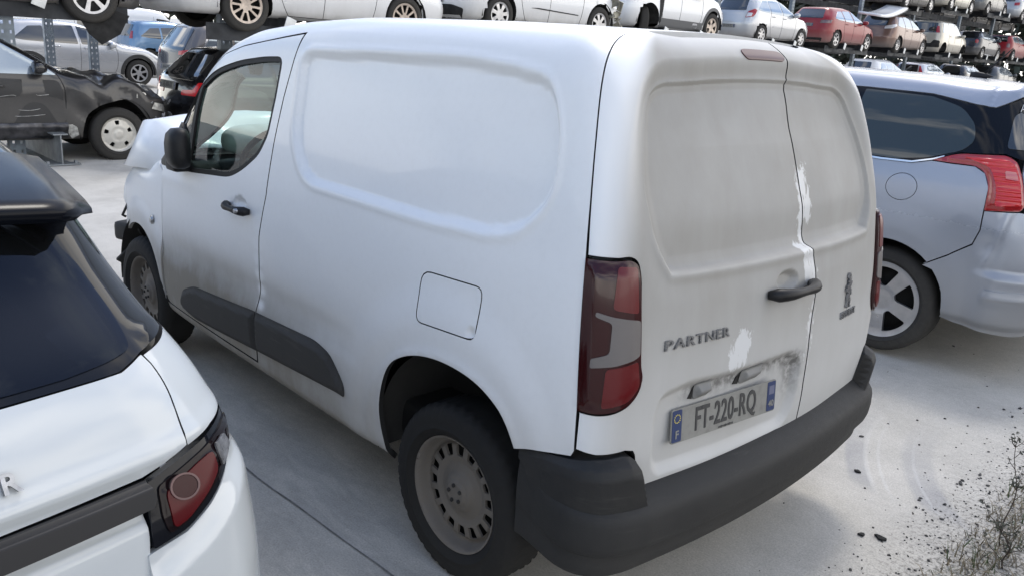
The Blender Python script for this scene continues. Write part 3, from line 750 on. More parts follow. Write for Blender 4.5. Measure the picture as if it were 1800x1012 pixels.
# wheels and wheel wells
def well(cx, cz, r, y0, y1, parent, mat, n=28):
    mb = MB(); V = []
    for k in range(n+1):
        a = -.12+(pi+.24)*k/n
        for y in (y0, y1): V.append((cx+r*math.cos(a), y, cz+r*math.sin(a)))
    m = len(V); V.append((cx, y1, cz))
    Fs = [(2*k, 2*k+1, 2*k+3, 2*k+2) for k in range(n)]+[(2*k+1, m, 2*k+3) for k in range(n)]
    mb.add(V, Fs, True); return mb.build('wheel_well', mat, parent)
for sg in (1, -1):
    well(0, .36, .47, .865*sg, .52*sg, van, M['black_plastic']); well(2.82, .34, .42, .84*sg, .50*sg, van, M['black_plastic'])
    wheel(van, (0, .795*sg, .318), sg, 'steel16', (M['rubber_van'], M['steel_dirty']), .328, .205, .213, spin=.2, tread=True, h=.007, n=64, bolts=.031 if sg > 0 else 0)
    wheel(van, (2.785, .79*sg, .318), sg, 'steel16', (M['rubber_van'], M['steel_dirty']), .326, .205, .213, spin=.35, tread=True, h=.007, n=64, bolts=.031 if sg > 0 else 0)
# ------ rear doors
SPLIT = [(-1.932, 2.2), (-1.930, 1.942), (-1.898, 1.672), (-1.888, 1.443), (-1.905, 1.265), (-1.932, 1.20), (-1.936, 1.065), (-1.915, .907), (-1.913, .75), (-1.935, .590)]
LAMP = [(-.589, 1.296), (-.70, 1.297), (-.742, 1.301, .02), (-.774, 1.285, .02), (-.790, 1.24, .03), (-.806, 1.13, .03), (-.822, .995, .03), (-.833, .968, .03), (-.827, .921, .05), (-.791, .884, .05), (-.744, .866, .03), (-.69, .857, .02), (-.621, .856)]
LAMPR = rnd(LAMP, .003, 4)
recl = [(-.852, 1.842), (-.808, 1.79), (-.792, 1.706), (-.797, 1.513), (-.819, 1.431), (-.86, 1.338), (-.931, 1.261), (-.985, 1.246), (-1.3, 1.242), (-1.778, 1.240)]
rtop = [(-1.778, 1.950), (-1.489, 1.946), (-1.2, 1.925), (-.984, 1.892), (-.91, 1.872)]
RREC = catmull(recl+[(2*VW.sc-p[0], p[1]) for p in recl[::-1][1:]]+[(2*VW.sc-p[0], p[1]) for p in rtop[::-1][:-1]]+rtop, 3)
PLREC = rnd([(-.915, .80, .04), (-.935, .885, .05), (-1.10, .905, .05), (-1.55, .895, .05), (-1.79, .893, .03), (-1.865, .85, .06), (-1.87, .70, .06), (-1.83, .605, .05), (-.97, .62, .04), (-.93, .66, .04)], .04, 5)
RCUP = [(-1.735+.075*math.cos(a), 1.150+.040*math.sin(a)) for a in np.linspace(0, 2*pi, 20, endpoint=False)]
def rear_disp(U, V, P):
    k = sdf(U, V, RREC)
    up = sstep(1.30, 1.75, V)
    d = -.036*sstep(.105, .008, k)*(.16+.84*up)*(k > -.5)          # broad bevel around the upper part
    d -= .016*sstep(.008, -.013, k)
    d -= .006*sstep(-.01, -.05, k)
    low = sstep(1.40, 1.27, V); d -= .012*sstep(.012, -.022, k)*low
    d += .006*gauss(k-.014, .012)*low
    kp = sdf(U, V, PLREC); d -= .024*sstep(.012, -.030, kp)
    d -= .026*sstep(.0, -.026, sdf(U, V, RCUP))
    # dents beside the split after a knock
    d -= .007*gauss(U+1.93, .05)*gauss(V-1.22, .05)+.006*gauss(U+1.98, .05)*gauss(V-1.35, .08)
    d += .005*gauss(U+1.87, .03)*gauss(V-1.17, .03)
    d -= .003*gauss(V-.97, .05)*sstep(-1.5, -1.8, U)
    d += .0015*np.sin(U*7+V*5)*np.sin(V*6-U*2)
    return d
_rq = np.random.default_rng(11)
SCUFF = [(_rq.normal(0, .035), _rq.uniform(.95, 1.55), _rq.uniform(.008, .03), _rq.uniform(.015, .06), _rq.uniform(-.5, .5)) for _ in range(60)]
def rear_dirt(U, V, P):
    d = .95*sstep(-.60, -.80, U)*sstep(-3.02, -2.78, U)
    d *= .66+.34*sstep(.62, 1.25, V)
    d *= 1-.35*sstep(1.98, 2.19, V)
    line = np.interp(V, [p[1] for p in SPLIT[::-1]], [p[0] for p in SPLIT[::-1]]); x = U-line
    c = np.zeros(len(U))
    c = np.maximum(c, sstep(.075, .005, x)*(x > 0)*sstep(.62, 1.05, V)*sstep(1.60, 1.42, V)*(.75+.25*gauss(V-1.22, .1)))
    c = np.maximum(c, sstep(.13, .02, -x)*(x < 0)*sstep(1.28, 1.36, V)*sstep(1.62, 1.44, V)*1.05)
    c = np.maximum(c, .55*sstep(.05, .0, -x)*(x < 0)*sstep(.62, .9, V)*sstep(1.3, 1.1, V))
    c = np.maximum(c, .9*sstep(1.25, .35, np.hypot((U+1.46+.3*(V-.97))/.085, (V-.965)/.095)))
    c = np.maximum(c, .95*sstep(1.2, .4, np.hypot((x-.05)/.06, (V-1.19)/.10)))
    soot_dark = gauss(U+1.83, .035)*sstep(.66, .84, V)*sstep(.91, .86, V)+1.0*gauss(V-.866, .020)*sstep(-1.0, -1.2, U)*sstep(-1.88, -1.75, U)  # sooty patch right of the plate, dark strip along the recess top
    return dict(dirt=np.clip(d, 0, 1), scuff=np.clip(c, 0, 1), soot_dark=np.clip(soot_dark, 0, 1))
M['rear_paint'] = dirty_paint('dusty_rear_paint', (.74, .76, .78), dust=(.275, .265, .243), rough=.36, coat=.3, grime=.05, scuff=True)
lampcut = [(p[0]-.005*(1 if i else 0), p[1]+(.006 if p[1] > 1.2 else -.006 if p[1] < .93 else 0)) for i, p in enumerate(rnd(LAMP, .003, 4))]
ld = [(q[0]-.007, q[1]) for q in SHUT[:6]]+[(-.596, 1.304)]+lampcut[1:-1]+[(-.630, .848), (-.630, .735), (-.70, .731), (-.80, .742), (-.832, .735), (-.842, .72), (-.873, .592), (-1.3, .597), (-1.7, .597)]+[(q[0]+.004, q[1]) for q in SPLIT[::-1]]
ldoor = skin('rear_door', ld, VW, M['rear_paint'], van, [], .0078, rear_disp, .02, attrs=rear_dirt, edge=M['gap_rubber'], label='wider left rear door with handle, number plate and scuffed edge')
rd_m = [(q[0]-.007, q[1]) for q in SHUT[:6]]+[(-.596, 1.304)]+lampcut[1:-1]+[(-.630, .848), (-.630, .735), (-.70, .731), (-.80, .742), (-.832, .735), (-.842, .72), (-.873, .592), (-1.3, .597)]
rd = mir(rd_m)+[(q[0]-.004, q[1]) for q in SPLIT[::-1]]
rdoor = skin('rear_door', rd, VW, M['rear_paint'], van, [], .0078, rear_disp, .02, attrs=rear_dirt, edge=M['gap_rubber'], label='narrower right rear door with lion emblem')
skin('door_seal', [(q[0]+.012, q[1]) for q in SPLIT]+[(q[0]-.012, q[1]) for q in SPLIT[::-1]], VW, M['gap_rubber'], ldoor, [], .03, rear_disp, 0, off=-.014)
skin('brake_light', rnd([(-1.655, 2.035, .03), (-1.655, 2.10, .03), (-1.912, 2.10, .03), (-1.912, 2.035, .03)], .03, 5), VW, M['lamp_red2'], ldoor, [], .012, rear_disp, .012, off=.004, label='dusty dark red high-level brake light')
bpy.data.objects['brake_light'].data.materials[0] = simple('dusty_red_lens', (.075, .028, .028), .45, 0, .2)
# tail lights
for sgn in (1, -1):
    mp = (lambda L: L) if sgn > 0 else mir
    def ldisp(U, V, P): return .010+.012*sstep(0, .05, -sdf(U, V, mp(LAMPR)))
    lm = skin('tail_light', mp(inset(LAMPR, .004)), VW, M['lamp_red'], van, [], .012, ldisp, .04)
    cl = rnd([(-.652, 1.156, .006), (-.70, 1.146, .01), (-.796, 1.130, .012), (-.806, 1.03, .01), (-.72, 1.008, .01), (-.655, .998, .006), (-.654, 1.024, .006), (-.705, 1.042, .012), (-.703, 1.128, .012), (-.652, 1.143, .006)], .01, 4)
    skin('reversing_lens', mp(cl), VW, M['lamp_clear'], lm, [], .01, lambda U, V, P: ldisp(U, V, P)+.004, .008)
    for pl in ([(-.70, 1.28), (-.765, 1.278), (-.785, 1.15), (-.70, 1.165)], [(-.70, .998), (-.80, 1.015), (-.815, .94), (-.78, .90), (-.70, .88)]):
        skin('lens_segment', mp(rnd(pl, .012, 4)), VW, M['lamp_red2'], lm, [], .012, lambda U, V, P: ldisp(U, V, P)+.0025, .004)
# rear handle
mb, hp = handle(-1.748, 1.120, .285, .019, ldoor, VW, -1, prot=.055)
mb.build('door_handle', M['black_plastic'], ldoor)
# lettering, emblem, number plate
def put(name, me, mat, parent, u, v, off, du=-1):
    lay(me, lambda U, V: (lambda q: (q[0]+q[1]*rear_disp(U, V, q[0])[:, None], q[1]))(VW(U, V)), u, v, off, du); return link(name, me, mat, parent)
t = text_mesh('PARTNER', .043, .003, .0004, 1.12, 2.28); put('lettering', t, M['chrome_dull'], ldoor, -1.150, 1.036, .003)
t = text_mesh('PEUGEOT', .034, .003, .0008, 1.05, 1.55); put('lettering', t, M['chrome_dull'], rdoor, -2.335, .945, .003)
LION = [(-.018, .066), (-.004, .072), (.012, .070), (.022, .060), (.020, .050), (.028, .044), (.022, .036), (.034, .030), (.046, .034), (.044, .026), (.030, .018), (.024, .010), (.036, .000), (.042, -.014), (.036, -.020), (.030, -.008), (.020, -.004), (.024, -.024), (.034, -.040), (.030, -.060), (.040, -.066), (.022, -.070), (.014, -.060), (.016, -.044), (.004, -.034), (-.008, -.050), (-.004, -.064), (-.018, -.070), (-.026, -.062), (-.020, -.046), (-.024, -.030), (-.016, -.012), (-.028, -.002), (-.044, .000), (-.046, .010), (-.034, .014), (-.040, .022), (-.024, .024), (-.012, .030), (-.020, .040), (-.010, .046), (-.022, .052)]
W_, T_, B_ = cdt([(x*1.02, y*.95) for x, y in LION], [], .02)
k = len(W_); me = mesh('emblem', np.concatenate([np.c_[W_, np.zeros(k)], np.c_[W_, np.full(k, .007)]]), [tuple(t) for t in T_[:, ::-1]]+[tuple(t+k) for t in T_]+[(a, b, b+k, a+k) for a, b in B_], False)
put('lion_emblem', me, M['chrome_dull'], rdoor, -2.315, 1.035, .002)
def number_plate(text, parent, Mx, w=.52, h=.11, dept='40', dusty=True, band=True):
    """EU plate: white, blue ends; built flat in xy, placed by matrix"""
    wm = dirty_paint('plate_white', (.27, .27, .25), dust=(.15, .145, .135), rough=.5, coat=.1, low=(-4, 6), grime=.35) if 'plate_white' not in bpy.data.materials else bpy.data.materials['plate_white']
    bm_ = bpy.data.materials.get('plate_blue') or simple('plate_blue', (.024, .04, .11), .5)
    km = bpy.data.materials.get('plate_black') or simple('plate_black', (.045, .045, .045), .6)
    def put2(name, me, mat, par):
        me.transform(Mx); return link(name, me, mat, par)
    mb = MB(); mb.prism(rnd([(-w/2, -h/2), (w/2, -h/2), (w/2, h/2), (-w/2, h/2)], .01, 4), 0, .004); pl = put2('number_plate', mb.me('number_plate'), wm, parent)
    if band:
        mb = MB(); mb.prism(rnd([(-w/2+.004, -h/2+.004), (-w/2+.046, -h/2+.004), (-w/2+.046, h/2-.004), (-w/2+.004, h/2-.004)], .005, 3), .004, .0055)
        put2('country_band', mb.me('country_band'), bm_, pl); mb = MB()
        mb.prism(rnd([(w/2-.046, -h/2+.004), (w/2-.004, -h/2+.004), (w/2-.004, h/2-.004), (w/2-.046, h/2-.004)], .005, 3), .004, .0055); put2('department_band', mb.me('department_band'), bm_, pl)
        mw = MB()
        for q in range(12):
            a = 2*pi*q/12; mw.prism([(-w/2+.025+.013*math.cos(a)+.0022*math.cos(b), .024+.013*math.sin(a)+.0022*math.sin(b)) for b in np.linspace(0, 2*pi, 6)[:-1]], .0055, .0062)
        put2('stars', mw.me('stars'), simple('plate_yellow', (.6, .5, .1), .5), pl)
        for tx, px, py, sz in (('F', -w/2+.025, -.028, .036), (dept, w/2-.025, -.026, .03)):
            m_ = text_mesh(tx, sz, .001, .0006); m_.transform(Matrix.Translation((px, py, .0062))); put2('characters', m_, wm, pl)
        mw = MB(); mw.box((w/2-.025, .022, .006), (.028, .03, .001)); put2('sticker', mw.me('sticker'), simple('plate_sticker', (.12, .13, .2), .5), pl)
    m_ = text_mesh(text, h*.98 if band else h*.9, .001, .0016, 1.06, .585); m_.transform(Matrix.Translation((0, 0, .0052))); put2('characters', m_, km, pl)
    return pl
Pc, Nc = VW(A([-1.345]), A([.768])); pa = A([-.6875, .352, .768])
nv = Vector((-math.cos(.10), math.sin(.10), .10)).normalized(); exv = Vector((-math.sin(.11), -math.cos(.11), 0)).normalized(); eyv = nv.cross(exv).normalized()
if eyv.z < 0: eyv = -eyv
Mx = Matrix.Identity(4)
for i in range(3): Mx[i][0], Mx[i][1], Mx[i][2] = exv[i], eyv[i], exv.cross(eyv)[i]
Mx.translation = Vector((-.702, .352, .768))
npl = number_plate('FT-220-RQ', ldoor, Mx)
mb = MB()
for q in range(11): mb.box((-.034+.0068*q, -.0485, .0052), (.0048, .0045+.002*(q % 3), .0006))
m_ = mb.me('small_print'); m_.transform(Mx); link('small_print', m_, bpy.data.materials['plate_black'], npl)
M['plate_lamp'] = simple('plate_lamp_grey', (.17, .17, .165), .6, var=.15)
for s_ in (-1.225, -1.560):
    cap = rnd([(s_-.058, .838), (s_+.058, .834), (s_+.062, .888), (s_-.062, .892)], .018, 4)
    skin('plate_lamp', cap, VW, M['plate_lamp'], ldoor, [], .012, lambda U, V, P: rear_disp(U, V, P)+.022*sstep(0, .026, -sdf(U, V, cap)), .02, off=.004)
    skin('lamp_shadow_slot', [(s_+.064, .838), (s_+.061, .882), (s_+.092, .842)], VW, M['gap_rubber'], ldoor, [], .02, rear_disp, .002, off=.003)
# ------ rear bumper
M['bumper'] = dirty_paint('bumper_plastic', (.009, .010, .012), dust=(.038, .0368, .0345), rough=.42, coat=0, low=(.2, .95), grime=.25, spec=.32, grain=.35)
PROF = [(-.03, .600), (.0, .601), (.012, .597), (.035, .583), (.056, .569), (.070, .557), (.079, .544), (.084, .526), (.086, .49), (.083, .455), (.076, .432), (.062, .419), (.049, .413), (.045, .406), (.043, .375), (.039, .345), (.030, .332), (.010, .326), (-.05, .325)]
def bumper_mesh():
    ss = np.concatenate([np.linspace(-.36, -.9, 40), np.linspace(-.92, 2*VW.sc+.92, 50), np.linspace(2*VW.sc+.9, 2*VW.sc+.36, 40)])
    base, nn = VW(ss, np.full(len(ss), .55)); nn = nn.copy(); nn[:, 2] = 0; nn /= np.linalg.norm(nn, axis=1, keepdims=True)
    t = np.abs(ss-VW.sc); half = VW.sc*-1-.36*1      # distance from centre line
    end = abs(VW.sc)-.36
    q_ = abs(VW.sc)-t
    k = np.interp(q_, [.36, .47, .56, .66, .76, .86, .95], [.07, .18, .40, .70, .96, 1.03, 1.0]); bulge = np.ones(len(ss))
    V = []; 
    for i in range(len(ss)):
        for o, z in PROF:
            oo = o*k[i]*bulge[i] if o > 0 else o
            zz = z+ (.022*sstep(end-.25, end, t[i]) if z < .45 else 0)
            V.append(base[i]*A([1, 1, 0])+A([0, 0, zz])+nn[i]*oo)
    n = len(PROF); m = len(ss)
    Fs = [(i*n+j, (i+1)*n+j, (i+1)*n+j+1, i*n+j+1) for i in range(m-1) for j in range(n-1)]
    me = mesh('rear_bumper', V, Fs)
    bm = bmesh.new(); bm.from_mesh(me); bmesh.ops.recalc_face_normals(bm, faces=bm.faces); bm.to_mesh(me); bm.free()
    return me
bump_o = link('rear_bumper', bumper_mesh(), M['bumper'], van)
UPR = [(-.362, .615, .004), (-.357, .640, .004), (-.45, .667, .02), (-.53, .682, .02), (-.615, .697, .01), (-.70, .716, .02), (-.80, .728, .02), (-.836, .712, .02), (-.872, .60, .01), (-.872, .47, .01), (-.50, .47, .01), (-.40, .60, .01)]
for mp in ((lambda L: L), mir):
    U_ = rnd(mp(UPR), .01, 4)
    def ud(U, V, P, mp=mp):
        t = abs(VW.sc)-np.abs(U-VW.sc)      # distance of s from 0
        top = np.interp(t, [.36, .45, .53, .615, .70, .80, .836, .872], [.640, .667, .682, .697, .716, .728, .715, .60])
        o = np.interp(t, [.36, .5, .62, .72, .9], [.006, .014, .034, .052, .058])
        return .003+o*(.60*sstep(-.004, .020, top-V)+.40*sstep(.0, .05, top-V))
    skin('bumper_corner', U_, VW, M['bumper'], bump_o, [], .0065, ud, .06)
# ---------------------------------------------------------------- general car builder (bodies of the parked and stacked cars)
M['car_glass'] = simple('dark_car_glass', (.012, .014, .016), .03, 0, 1, spec=.9)
M['car_glass_sky'] = simple('pale_car_glass', (.30, .35, .40), .05, .55, .5)  # bright sky in the side panes painted in as a pale base
M['tl_red'] = simple('tail_red', (.30, .006, .010), .15, 0, 1)
M['tl_bright'] = simple('tail_red_bright', (.55, .012, .016), .2, 0, .6)
M['tl_white'] = simple('lens_white', (.6, .6, .62), .12, .2, 1)
M['tl_smoke'] = simple('lens_smoke', (.16, .10, .10), .12, .1, 1)
M['under'] = simple('underbody_black', (.012, .012, .012), .85, var=.3)
M['gap'] = simple('door_gap', (.012, .012, .013), .8)
M['chrome'] = simple('chrome_trim', (.6, .6, .62), .15, .95)
PAINTS = {}
def paint(name, col, metal=0., rough=.25, coat=.7, dirt=.4):
    if name not in PAINTS:
        PAINTS[name] = dirty_paint(name, col, dust=(.20, .185, .165), rough=rough, coat=coat, metal=metal, low=(.1, 1.1*dirt+.2), grime=.03)
    return PAINTS[name]
def capsule(S, xa, xb, zc=.55, ns=54, nt=14, m=60, arches=(), ra=.36, za=.33, L=2.2):
    ang = np.linspace(0, 2*pi, m, endpoint=False)
    ring = np.stack([np.zeros(m), np.sin(ang), np.cos(ang)], -1)
    O, D = [], []
    ph = np.linspace(pi/2, 0, nt, endpoint=False)[1:]
    for p in ph: O.append(np.tile([xa, 0, zc], (m, 1))); D.append(ring*math.cos(p)+A([-math.sin(p), 0, 0]))
    for x in np.linspace(xa, xb, ns): O.append(np.tile([x, 0, zc], (m, 1))); D.append(ring)
    for p in ph[::-1]: O.append(np.tile([xb, 0, zc], (m, 1))); D.append(ring*math.cos(p)+A([math.sin(p), 0, 0]))
    n = len(O); O = np.concatenate(O+[A([[xa, 0, zc], [xb, 0, zc]])]); D = np.concatenate(D+[A([[-1., 0, 0], [1., 0, 0]])])
    P = S.hit(O, D, L)
    G = P[:n*m].reshape(n, m, 3)
    cell = np.full((n, m), .02)
    for ax in (0, 1):
        e = np.linalg.norm((np.roll(G, -1, ax)-G)[..., [0, 2]], axis=-1); e = np.where(e > .25, .05, e)
        cell = np.maximum(cell, np.maximum(e, np.roll(e, 1, ax)))
    cell = np.concatenate([cell.ravel(), [.02, .02]])
    for xc in arches:
        dx, dz = P[:, 0]-xc, P[:, 2]-za; r = np.hypot(dx, dz)
        k = (np.abs(P[:, 1]) > .5) & (np.abs(r-ra) < np.minimum(.56*cell, .045)) & (dz > -.25)
        f = np.where(k, ra/np.maximum(r, .01), 1); P[:, 0] = xc+dx*f; P[:, 2] = za+dz*f
    Fs = [(i*m+j, i*m+(j+1) % m, (i+1)*m+(j+1) % m, (i+1)*m+j) for i in range(n-1) for j in range(m)]
    Fs += [(n*m, (j+1) % m, j) for j in range(m)]+[(n*m+1, (n-1)*m+j, (n-1)*m+(j+1) % m) for j in range(m)]
    if arches:
        out = []
        for f in Fs:
            c = P[list(f)].mean(0)
            if abs(c[1]) > .5 and any(math.hypot(c[0]-xc, c[2]-za) < ra-.0015 for xc in arches): continue
            out.append(f)
        Fs = out
    me = mesh('body', P, Fs)
    bm = bmesh.new(); bm.from_mesh(me); bmesh.ops.delete(bm, geom=[v for v in bm.verts if not v.link_faces], context='VERTS')
    bmesh.ops.recalc_face_normals(bm, faces=bm.faces); bm.to_mesh(me); bm.free()
    return me
def flipy(L): return [(-p[0], p[1]) for p in L]
def car(root, S, col, wb=2.6, R=.315, style='twin10', rimm='alloy', side=(), rear=None, front=None, tails=(), heads=(), seams=(), handles=(), plate=None, arch=.365, roofcol=None, trims=(), res=(54, 14, 60), glass='car_glass', sideglass=None, tailm='tl_red', mirror=(1.95, .95), track=.77, wheels=(1, 1, 1, 1), rr=.205, xa=None, xb=None, antenna=None, win_h=.06, zhub=None, archtrim=None):
    """parts of a car under root; x=0 at the rear axle, y=0 centre, z=0 ground. Polygons: side (x,z), rear (y,z), tails (t,z) with t measured round the corner from the centre line"""
    w0 = float(tv(S.w, .6)); zh = zhub or R
    xr = float(tv(S.rear, .6)); xf = float(tv(S.front, .6))
    body = link('body', capsule(S, xr+.75, xf-.9, ns=res[0], nt=res[1], m=res[2], arches=(0, wb), ra=arch, za=zh), col, root)
    MB().box((wb/2, 0, .40), (wb+1.1, 1.16, .30), None, .05).build('underbody', M['under'], root)
    for q in (0, wb):
        for sg in (1, -1): well(q, zh, arch+.03, (w0-.03)*sg, .45*sg, root, M['under'], 14)
    sg_glass = M[sideglass or glass]
    for sg in (1, -1):
        sm = side_map(S, sg)
        for poly in side: skin('side_window', rnd(poly, .03, 3), sm, sg_glass, root, [], win_h, None, .006, off=.004)
        for poly, mat, nm in trims: skin(nm, rnd(poly, .03, 3), sm, mat, root, [], .06, None, .01, off=.009)
        for L in seams:
            pts = A(catmull(L, 4, False)); P, N = sm(pts[:, 0], pts[:, 1]); MB().tube([tuple(p) for p in P], .0045, 5).build('door_gap', M['gap'], root)
        for hx, hz in handles:
            mb, _ = handle(hx, hz, .17, .012, None, sm, 1, prot=.03); mb.build('door_handle', col, root)
        if mirror:
            yy = (float(tv(S.w, mirror[1]))+float(tv(S.tap, mirror[0]))+.10)*sg
            Mx = Matrix.Translation((mirror[0], yy, mirror[1]+.06)); mb = MB()
            mb.add(*blob([(-.07, .10, .065), (-.05, .11, .075), (0, .11, .075), (.06, .07, .05)], Mx, 12), True); mb.box((mirror[0]+.02, yy-.1*sg, mirror[1]+.02), (.05, .12, .05)); mb.build('door_mirror', col, root)
    em = end_map(S, -1, .6)
    if rear: skin('rear_window', rnd(rear, .05, 4), em, M[glass], root, [], win_h, None, .006, off=.004)
    if front: skin('windscreen', rnd(front, .05, 4), top_map(S, .6, 1.6), M[glass], root, [], .08, None, .006, off=.004)
    WW = Wrap(S, xg=xr-.25, wg=w0+.25, rg=.75, dp=.75, v0=1.42, rho=.4)
    for sg in (1, -1):
        for k, poly in enumerate(tails):
            pl, mat = (poly, M[tailm]) if not isinstance(poly, tuple) else (poly[0], M[poly[1]])
            skin('tail_light', [(WW.sc+sg*p[0], p[1]) for p in rnd(pl, .03, 3)], WW, mat, root, [], .05, None, .012, off=.008+.004*k)
        for poly in heads: skin('headlight', [(p[0], p[1]) for p in rnd(poly, .03, 3)], side_map(S, sg), M['tl_white'], root, [], .05, None, .012, off=.008)
    k = 0
    for q in (0, wb):
        for sg in (1, -1):
            if wheels[k]: wheel(root, (q, track*sg, zh), sg, style, (M['rubber'], M[rimm]), R, .2, rr, spin=.37*k+.2, n=32, h=.02)
            k += 1
    if plate:
        txt, pz = plate; P, N = em(A([0.]), A([pz])); z = Vector(N[0]); x = Vector((0, -1, 0)); y = z.cross(x).normalized()
        Mx = Matrix.Identity(4)
        for i in range(3): Mx[i][0], Mx[i][1], Mx[i][2] = x[i], y[i], z[i]
        Mx.translation = Vector(P[0])+z*.008; number_plate(txt, root, Mx, band=True)
    return body
def hatch_solid(h=1.46, w=.88, ro=.70, fl=3.42, belt=.95, rake=.42, hood=.98, boxy=0.0, nose=.68):
    """family hatchback proportions, varied by roof height, width, rear rake"""
    xw = 2.28-boxy*.05
    return Solid(top=[(-1.1, h-.10), (-ro+rake, h-.05), (.2, h-.01), (.8, h), (1.2, h-.03), (1.42+boxy*.12, h-.09), (xw, hood+.03), (2.9, hood-.06), (fl-.1, hood-.22), (fl+.2, nose-.1)],
        rear=[(.2, -ro+.06), (.35, -ro), (.62, -ro-.01), (.75, -ro+.02), (belt, -ro+.07), (belt+.08, -ro+.10), (h-.12, -ro+rake-.06), (h, -ro+rake)],
        front=[(.2, fl-.05), (.5, fl), (.7, fl-.03), (.9, fl-.25)],
        w=[(.2, w-.05), (.4, w-.015), (.62, w), (.85, w-.005), (belt, w-.03), (belt+.08, w-.055), (h-.12, w-.26+boxy*.1), (h, w-.31+boxy*.1)],
        taper=[(-1, -.05), (-.2, 0), (2.2, 0), (2.9, -.05), (3.6, -.22)], bottom=.2, bow_r=.16, bow_f=.25, k_side=.12, k_rear=.10, k_corner=.25, k_front=.14, crown=.06, sig=.035)
# ---------------------------------------------------------------- white SUV with black roof, cut by the left edge of the frame
M['suv_white'] = simple('pearl_white_paint', (.45, .48, .50), .16, 0, .6, var=.015, vscale=3)
M['gloss_black'] = simple('gloss_black_paint', (.005, .006, .009), .06, 0, 0, spec=.25)
M['suv_glass'] = glassm('privacy_glass', (.08, .10, .14), dark=.3, refl=(.42, .52, .72))
M['spoiler_black'] = simple('spoiler_black', (.004, .005, .008), .2, spec=.12)
M['grey_strip'] = simple('anthracite_strip', (.011, .0115, .0135), .5, 0, .0, spec=.3)
M['smoke_lens'] = simple('smoked_lens', (.008, .005, .006), .05, 0, 0, spec=.2)
M['deep_red'] = simple('deep_red_lens', (.060, .003, .005), .1, 0, 0, spec=.2)
M['chrome_bright'] = simple('bright_chrome', (.72, .74, .77), .12, 1)
M['bowl_grey'] = simple('lamp_ring_grey', (.11, .07, .07), .2, .2, spec=.2)
M['bowl_red'] = simple('lamp_bowl', (.030, .008, .009), .2, .0, 0, spec=.2)
M['corner_grey'] = simple('corner_lens_grey', (.17, .17, .175), .2, .5, .6, var=.6, vscale=40)
SUV = Solid(top=[(-.4, 1.518), (-.1, 1.553), (.3, 1.627), (.8, 1.635), (1.3, 1.63), (1.7, 1.58), (2.6, 1.08), (3.3, .98), (3.5, .85)],
            rear=[(.2, -.7), (.35, -.802), (.6, -.821), (.8, -.80), (.95, -.771), (1.05, -.733), (1.15, -.682), (1.22, -.626), (1.35, -.46), (1.46, -.366), (1.52, -.342), (1.7, -.30)],
            front=[(.2, 3.5), (.7, 3.53), (1, 3.45)],
            w=[(.2, .86), (.35, .918), (.6, .939), (.8, .939), (.95, .929), (1.05, .92), (1.15, .884), (1.22, .845), (1.35, .786), (1.46, .738), (1.55, .70), (1.62, .652)],
            taper=[(-1, -.02), (0, 0), (2, 0), (3, -.05), (3.5, -.15)], bottom=.22, bow_r=.16, crown=.05, k_side=.1, k_rear=.06, k_corner=.22, sig=.03)
SW = Wrap(SUV, xg=-1.05, wg=1.15, rg=.75, dp=.75, v0=1.40, rho=.4)
suv = thing('suv', 'white two-tone SUV with black roof and tinted rear glass, cropped beside the van', 'car', (.117, 2.779, 0), .010)
smir = lambda L: [(2*SW.sc-p[0],)+tuple(p[1:]) for p in L]
def sym(L): return L+smir(L[::-1])
RS = 2*SW.sc                                        # right side: s = RS - x
# dark greenhouse: pillars and roof rails all round, then the roof skin
glassR = [(-1.878, 1.226), (-2.47, 1.222), (-2.72, 1.223), (-2.90, 1.229), (-3.015, 1.236, .03), (-3.165, 1.297), (-3.32, 1.365), (-3.44, 1.455), (-3.40, 1.56, .05), (-3.20, 1.60), (-1.878, 1.62)]
black_lo = [(-1.878, 1.21), (-2.9, 1.212), (-3.03, 1.226), (-3.10, 1.228), (-3.285, 1.226), (-3.60, 1.205), (-4.5, 1.17), (-5.6, 1.12)]
pil = black_lo+[(-5.6, 1.2), (-5.2, 1.5), (-4.6, 1.86), (-4.1, 1.93), (-3.6, 1.84), (-3.3, 1.74), (-1.878, 1.70)]
def pil_disp(U, V, P):
    sr = np.where(U < SW.sc, U, 2*SW.sc-U)
    g = np.abs(sr-np.interp(V, [1.23, 1.297, 1.365, 1.46], [-3.055, -3.20, -3.355, -3.48])); d = 0*g
    return d+.006*gauss(V-1.236, .012)*sstep(-3.08, -3.16, sr)*sstep(-3.42, -3.3, sr)
gfull = rnd(glassR+smir(glassR[::-1]), .03, 4)
gh = skin('greenhouse', pil+smir(pil[::-1]), SW, M['gloss_black'], suv, [inset(gfull, .012)], .013, pil_disp, .012, off=.001)
skin('rear_window', rnd(glassR+smir(glassR[::-1]), .03, 4), SW, M['suv_glass'], suv, [], .013, None, .008, off=.004)
wiper = MB(); q = [SW(A([s]), A([v])) for s, v in ((-1.9, 1.25), (-2.1, 1.265), (-2.34, 1.258))]; wiper.tube([a[0][0]+a[1][0]*.02 for a in q], .008, 6); wiper.build('rear_wiper', M['black_plastic'], suv)
tms = top_map(SUV, .9, 1.0)
skin('roof', [(-.22, -.60), (1.3, -.62), (1.62, -.55), (1.70, 0), (1.62, .55), (1.3, .62), (-.22, .60)], tms, M['gloss_black'], suv, [], .05, None, .02, off=.004)
skin('windscreen', rnd([(1.66, -.60), (2.5, -.72), (2.6, 0), (2.5, .72), (1.66, .60), (1.74, 0)], .05, 4), tms, M['car_glass'], suv, [], .06, None, .01, off=.004)
